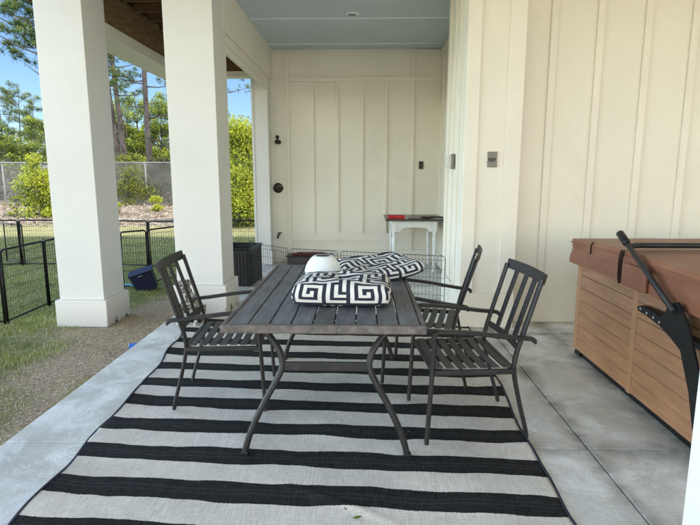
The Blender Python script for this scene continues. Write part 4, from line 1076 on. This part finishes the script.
bush('climbing_vine', 'green vine grown over the fence between the columns', 'vine', P(130, 22.15), 22.15, 2.3, 2.2, 9000, .045, ['brush_g', 'brush_o', 'needle_y'], (0, .25, .5), 66, d_=.6, lobes=22)
bush('climbing_vine', 'greyish vine tangle over the fence near the right column', 'vine', P(160, 22.2), 22.2, 1.9, 2.0, 5000, .05, ['brush_g', 'brush_g', 'brush_o'], (0, .3, .35), 67, d_=.6, lobes=18)
bush('climbing_vine', 'green vine on the fence behind the tall yellow-green shrub', 'vine', P(215, 22.2), 22.2, 2.6, 2.4, 7000, .045, ['leaf_d', 'brush_o', 'leaf_m'], (0, .2, .3), 68, d_=.6, lobes=18)
q = MB(); r = random.Random(12)
for k in range(430):
    x = r.uniform(-23, 2); y = r.uniform(23.4, 28); h_ = r.uniform(.6, 2.1) * (1 + .25 * nz(x, 0, .5, 3)); z = ground_z(x, y)
    clump(q, r, Vector((x, y, z + h_ * .5)), (.6, .5, h_ * .5), 95, .085, (0, 0, -.15), .35)
tag(q.build('undergrowth', [M[m] for m in ['leaf_d', 'brush_g', 'brush_o']], recalc=False), 'grey-brown undergrowth massed behind the chain link fence', 'undergrowth', kind='stuff')
q = MB()
for k in range(520):
    x = r.uniform(-75, 12); y = r.uniform(52, 64); h_ = r.uniform(1.0, 5.6 + 1.2 * nz(x, 0, .15, 5))
    clump(q, r, Vector((x, y, h_)), (1.5, 1.2, .8), 60, .22, (0, .1, .1), .5)
tag(q.build('distant_woods', [M[m] for m in LEAF], recalc=False), 'distant green woods beyond the undergrowth', 'woods', kind='stuff')

# ------------------------------------------------------------------ light, world, camera
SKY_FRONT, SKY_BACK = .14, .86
SUN = Vector((.9, -.56, 1.0)).normalized()
el = math.asin(SUN.z); az = math.atan2(SUN.x, SUN.y)
sl = bpy.data.lights.new('sun', 'SUN'); sl.energy = 5.0; sl.angle = R(.53); sl.color = (1, .95, .86)
so = bpy.data.objects.new('sun', sl); COL.objects.link(so); so.rotation_euler = SUN.to_track_quat('Z', 'Y').to_euler()
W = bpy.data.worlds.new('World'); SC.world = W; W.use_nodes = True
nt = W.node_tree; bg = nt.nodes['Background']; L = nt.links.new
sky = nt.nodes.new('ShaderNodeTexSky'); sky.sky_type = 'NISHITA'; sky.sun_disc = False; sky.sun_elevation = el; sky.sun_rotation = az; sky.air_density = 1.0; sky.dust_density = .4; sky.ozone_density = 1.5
# sky boosted behind and left of view, dimmed at right, to light the porch
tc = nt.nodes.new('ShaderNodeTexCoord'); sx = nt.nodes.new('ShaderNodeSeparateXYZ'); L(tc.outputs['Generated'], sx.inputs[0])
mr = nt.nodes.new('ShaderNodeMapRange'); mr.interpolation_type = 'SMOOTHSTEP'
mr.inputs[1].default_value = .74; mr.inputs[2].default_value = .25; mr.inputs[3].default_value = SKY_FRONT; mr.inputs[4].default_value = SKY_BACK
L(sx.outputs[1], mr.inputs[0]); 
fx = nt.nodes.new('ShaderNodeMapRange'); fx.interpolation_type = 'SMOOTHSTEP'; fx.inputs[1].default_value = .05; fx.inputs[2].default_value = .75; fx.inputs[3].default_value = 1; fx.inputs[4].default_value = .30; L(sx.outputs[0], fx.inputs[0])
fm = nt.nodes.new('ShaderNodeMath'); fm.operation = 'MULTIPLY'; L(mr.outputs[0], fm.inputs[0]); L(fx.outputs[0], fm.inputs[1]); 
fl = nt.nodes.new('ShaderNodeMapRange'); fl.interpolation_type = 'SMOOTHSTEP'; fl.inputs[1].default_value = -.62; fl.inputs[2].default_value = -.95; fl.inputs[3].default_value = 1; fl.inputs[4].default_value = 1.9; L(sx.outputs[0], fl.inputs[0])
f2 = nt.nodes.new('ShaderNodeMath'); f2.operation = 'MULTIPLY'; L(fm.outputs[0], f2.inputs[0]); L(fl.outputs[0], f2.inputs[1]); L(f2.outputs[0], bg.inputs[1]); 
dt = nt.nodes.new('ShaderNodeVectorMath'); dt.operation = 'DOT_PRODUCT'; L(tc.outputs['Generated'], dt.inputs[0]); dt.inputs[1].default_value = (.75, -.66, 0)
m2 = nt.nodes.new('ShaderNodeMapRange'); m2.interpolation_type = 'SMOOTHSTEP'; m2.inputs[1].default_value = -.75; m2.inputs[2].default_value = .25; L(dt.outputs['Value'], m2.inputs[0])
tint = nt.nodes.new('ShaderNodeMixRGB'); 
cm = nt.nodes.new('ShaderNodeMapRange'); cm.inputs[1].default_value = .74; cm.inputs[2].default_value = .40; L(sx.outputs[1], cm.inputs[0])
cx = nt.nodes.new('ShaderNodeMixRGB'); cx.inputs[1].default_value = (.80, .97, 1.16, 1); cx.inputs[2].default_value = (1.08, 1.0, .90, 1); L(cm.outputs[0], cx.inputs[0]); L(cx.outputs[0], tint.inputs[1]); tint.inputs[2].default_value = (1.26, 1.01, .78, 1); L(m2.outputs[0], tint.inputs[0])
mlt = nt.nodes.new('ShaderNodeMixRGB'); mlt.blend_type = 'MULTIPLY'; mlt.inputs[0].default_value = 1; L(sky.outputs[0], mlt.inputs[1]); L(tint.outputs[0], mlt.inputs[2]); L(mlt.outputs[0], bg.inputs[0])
SC.view_settings.view_transform = 'Standard'; SC.view_settings.look = 'None'; SC.view_settings.exposure = 0
cd = bpy.data.cameras.new('camera'); cam = bpy.data.objects.new('camera', cd); COL.objects.link(cam)
cd.sensor_width = 36; cd.lens = 36 * 530 / 700; cd.clip_end = 2000; cd.clip_start = .05
cam.location = (0, 0, 1.43); cam.rotation_euler = (R(90) - math.atan(89 / 530), 0, R(1.4))
SC.camera = cam
SC.render.engine = 'CYCLES'
SC.cycles.max_bounces = 8; SC.cycles.diffuse_bounces = 6
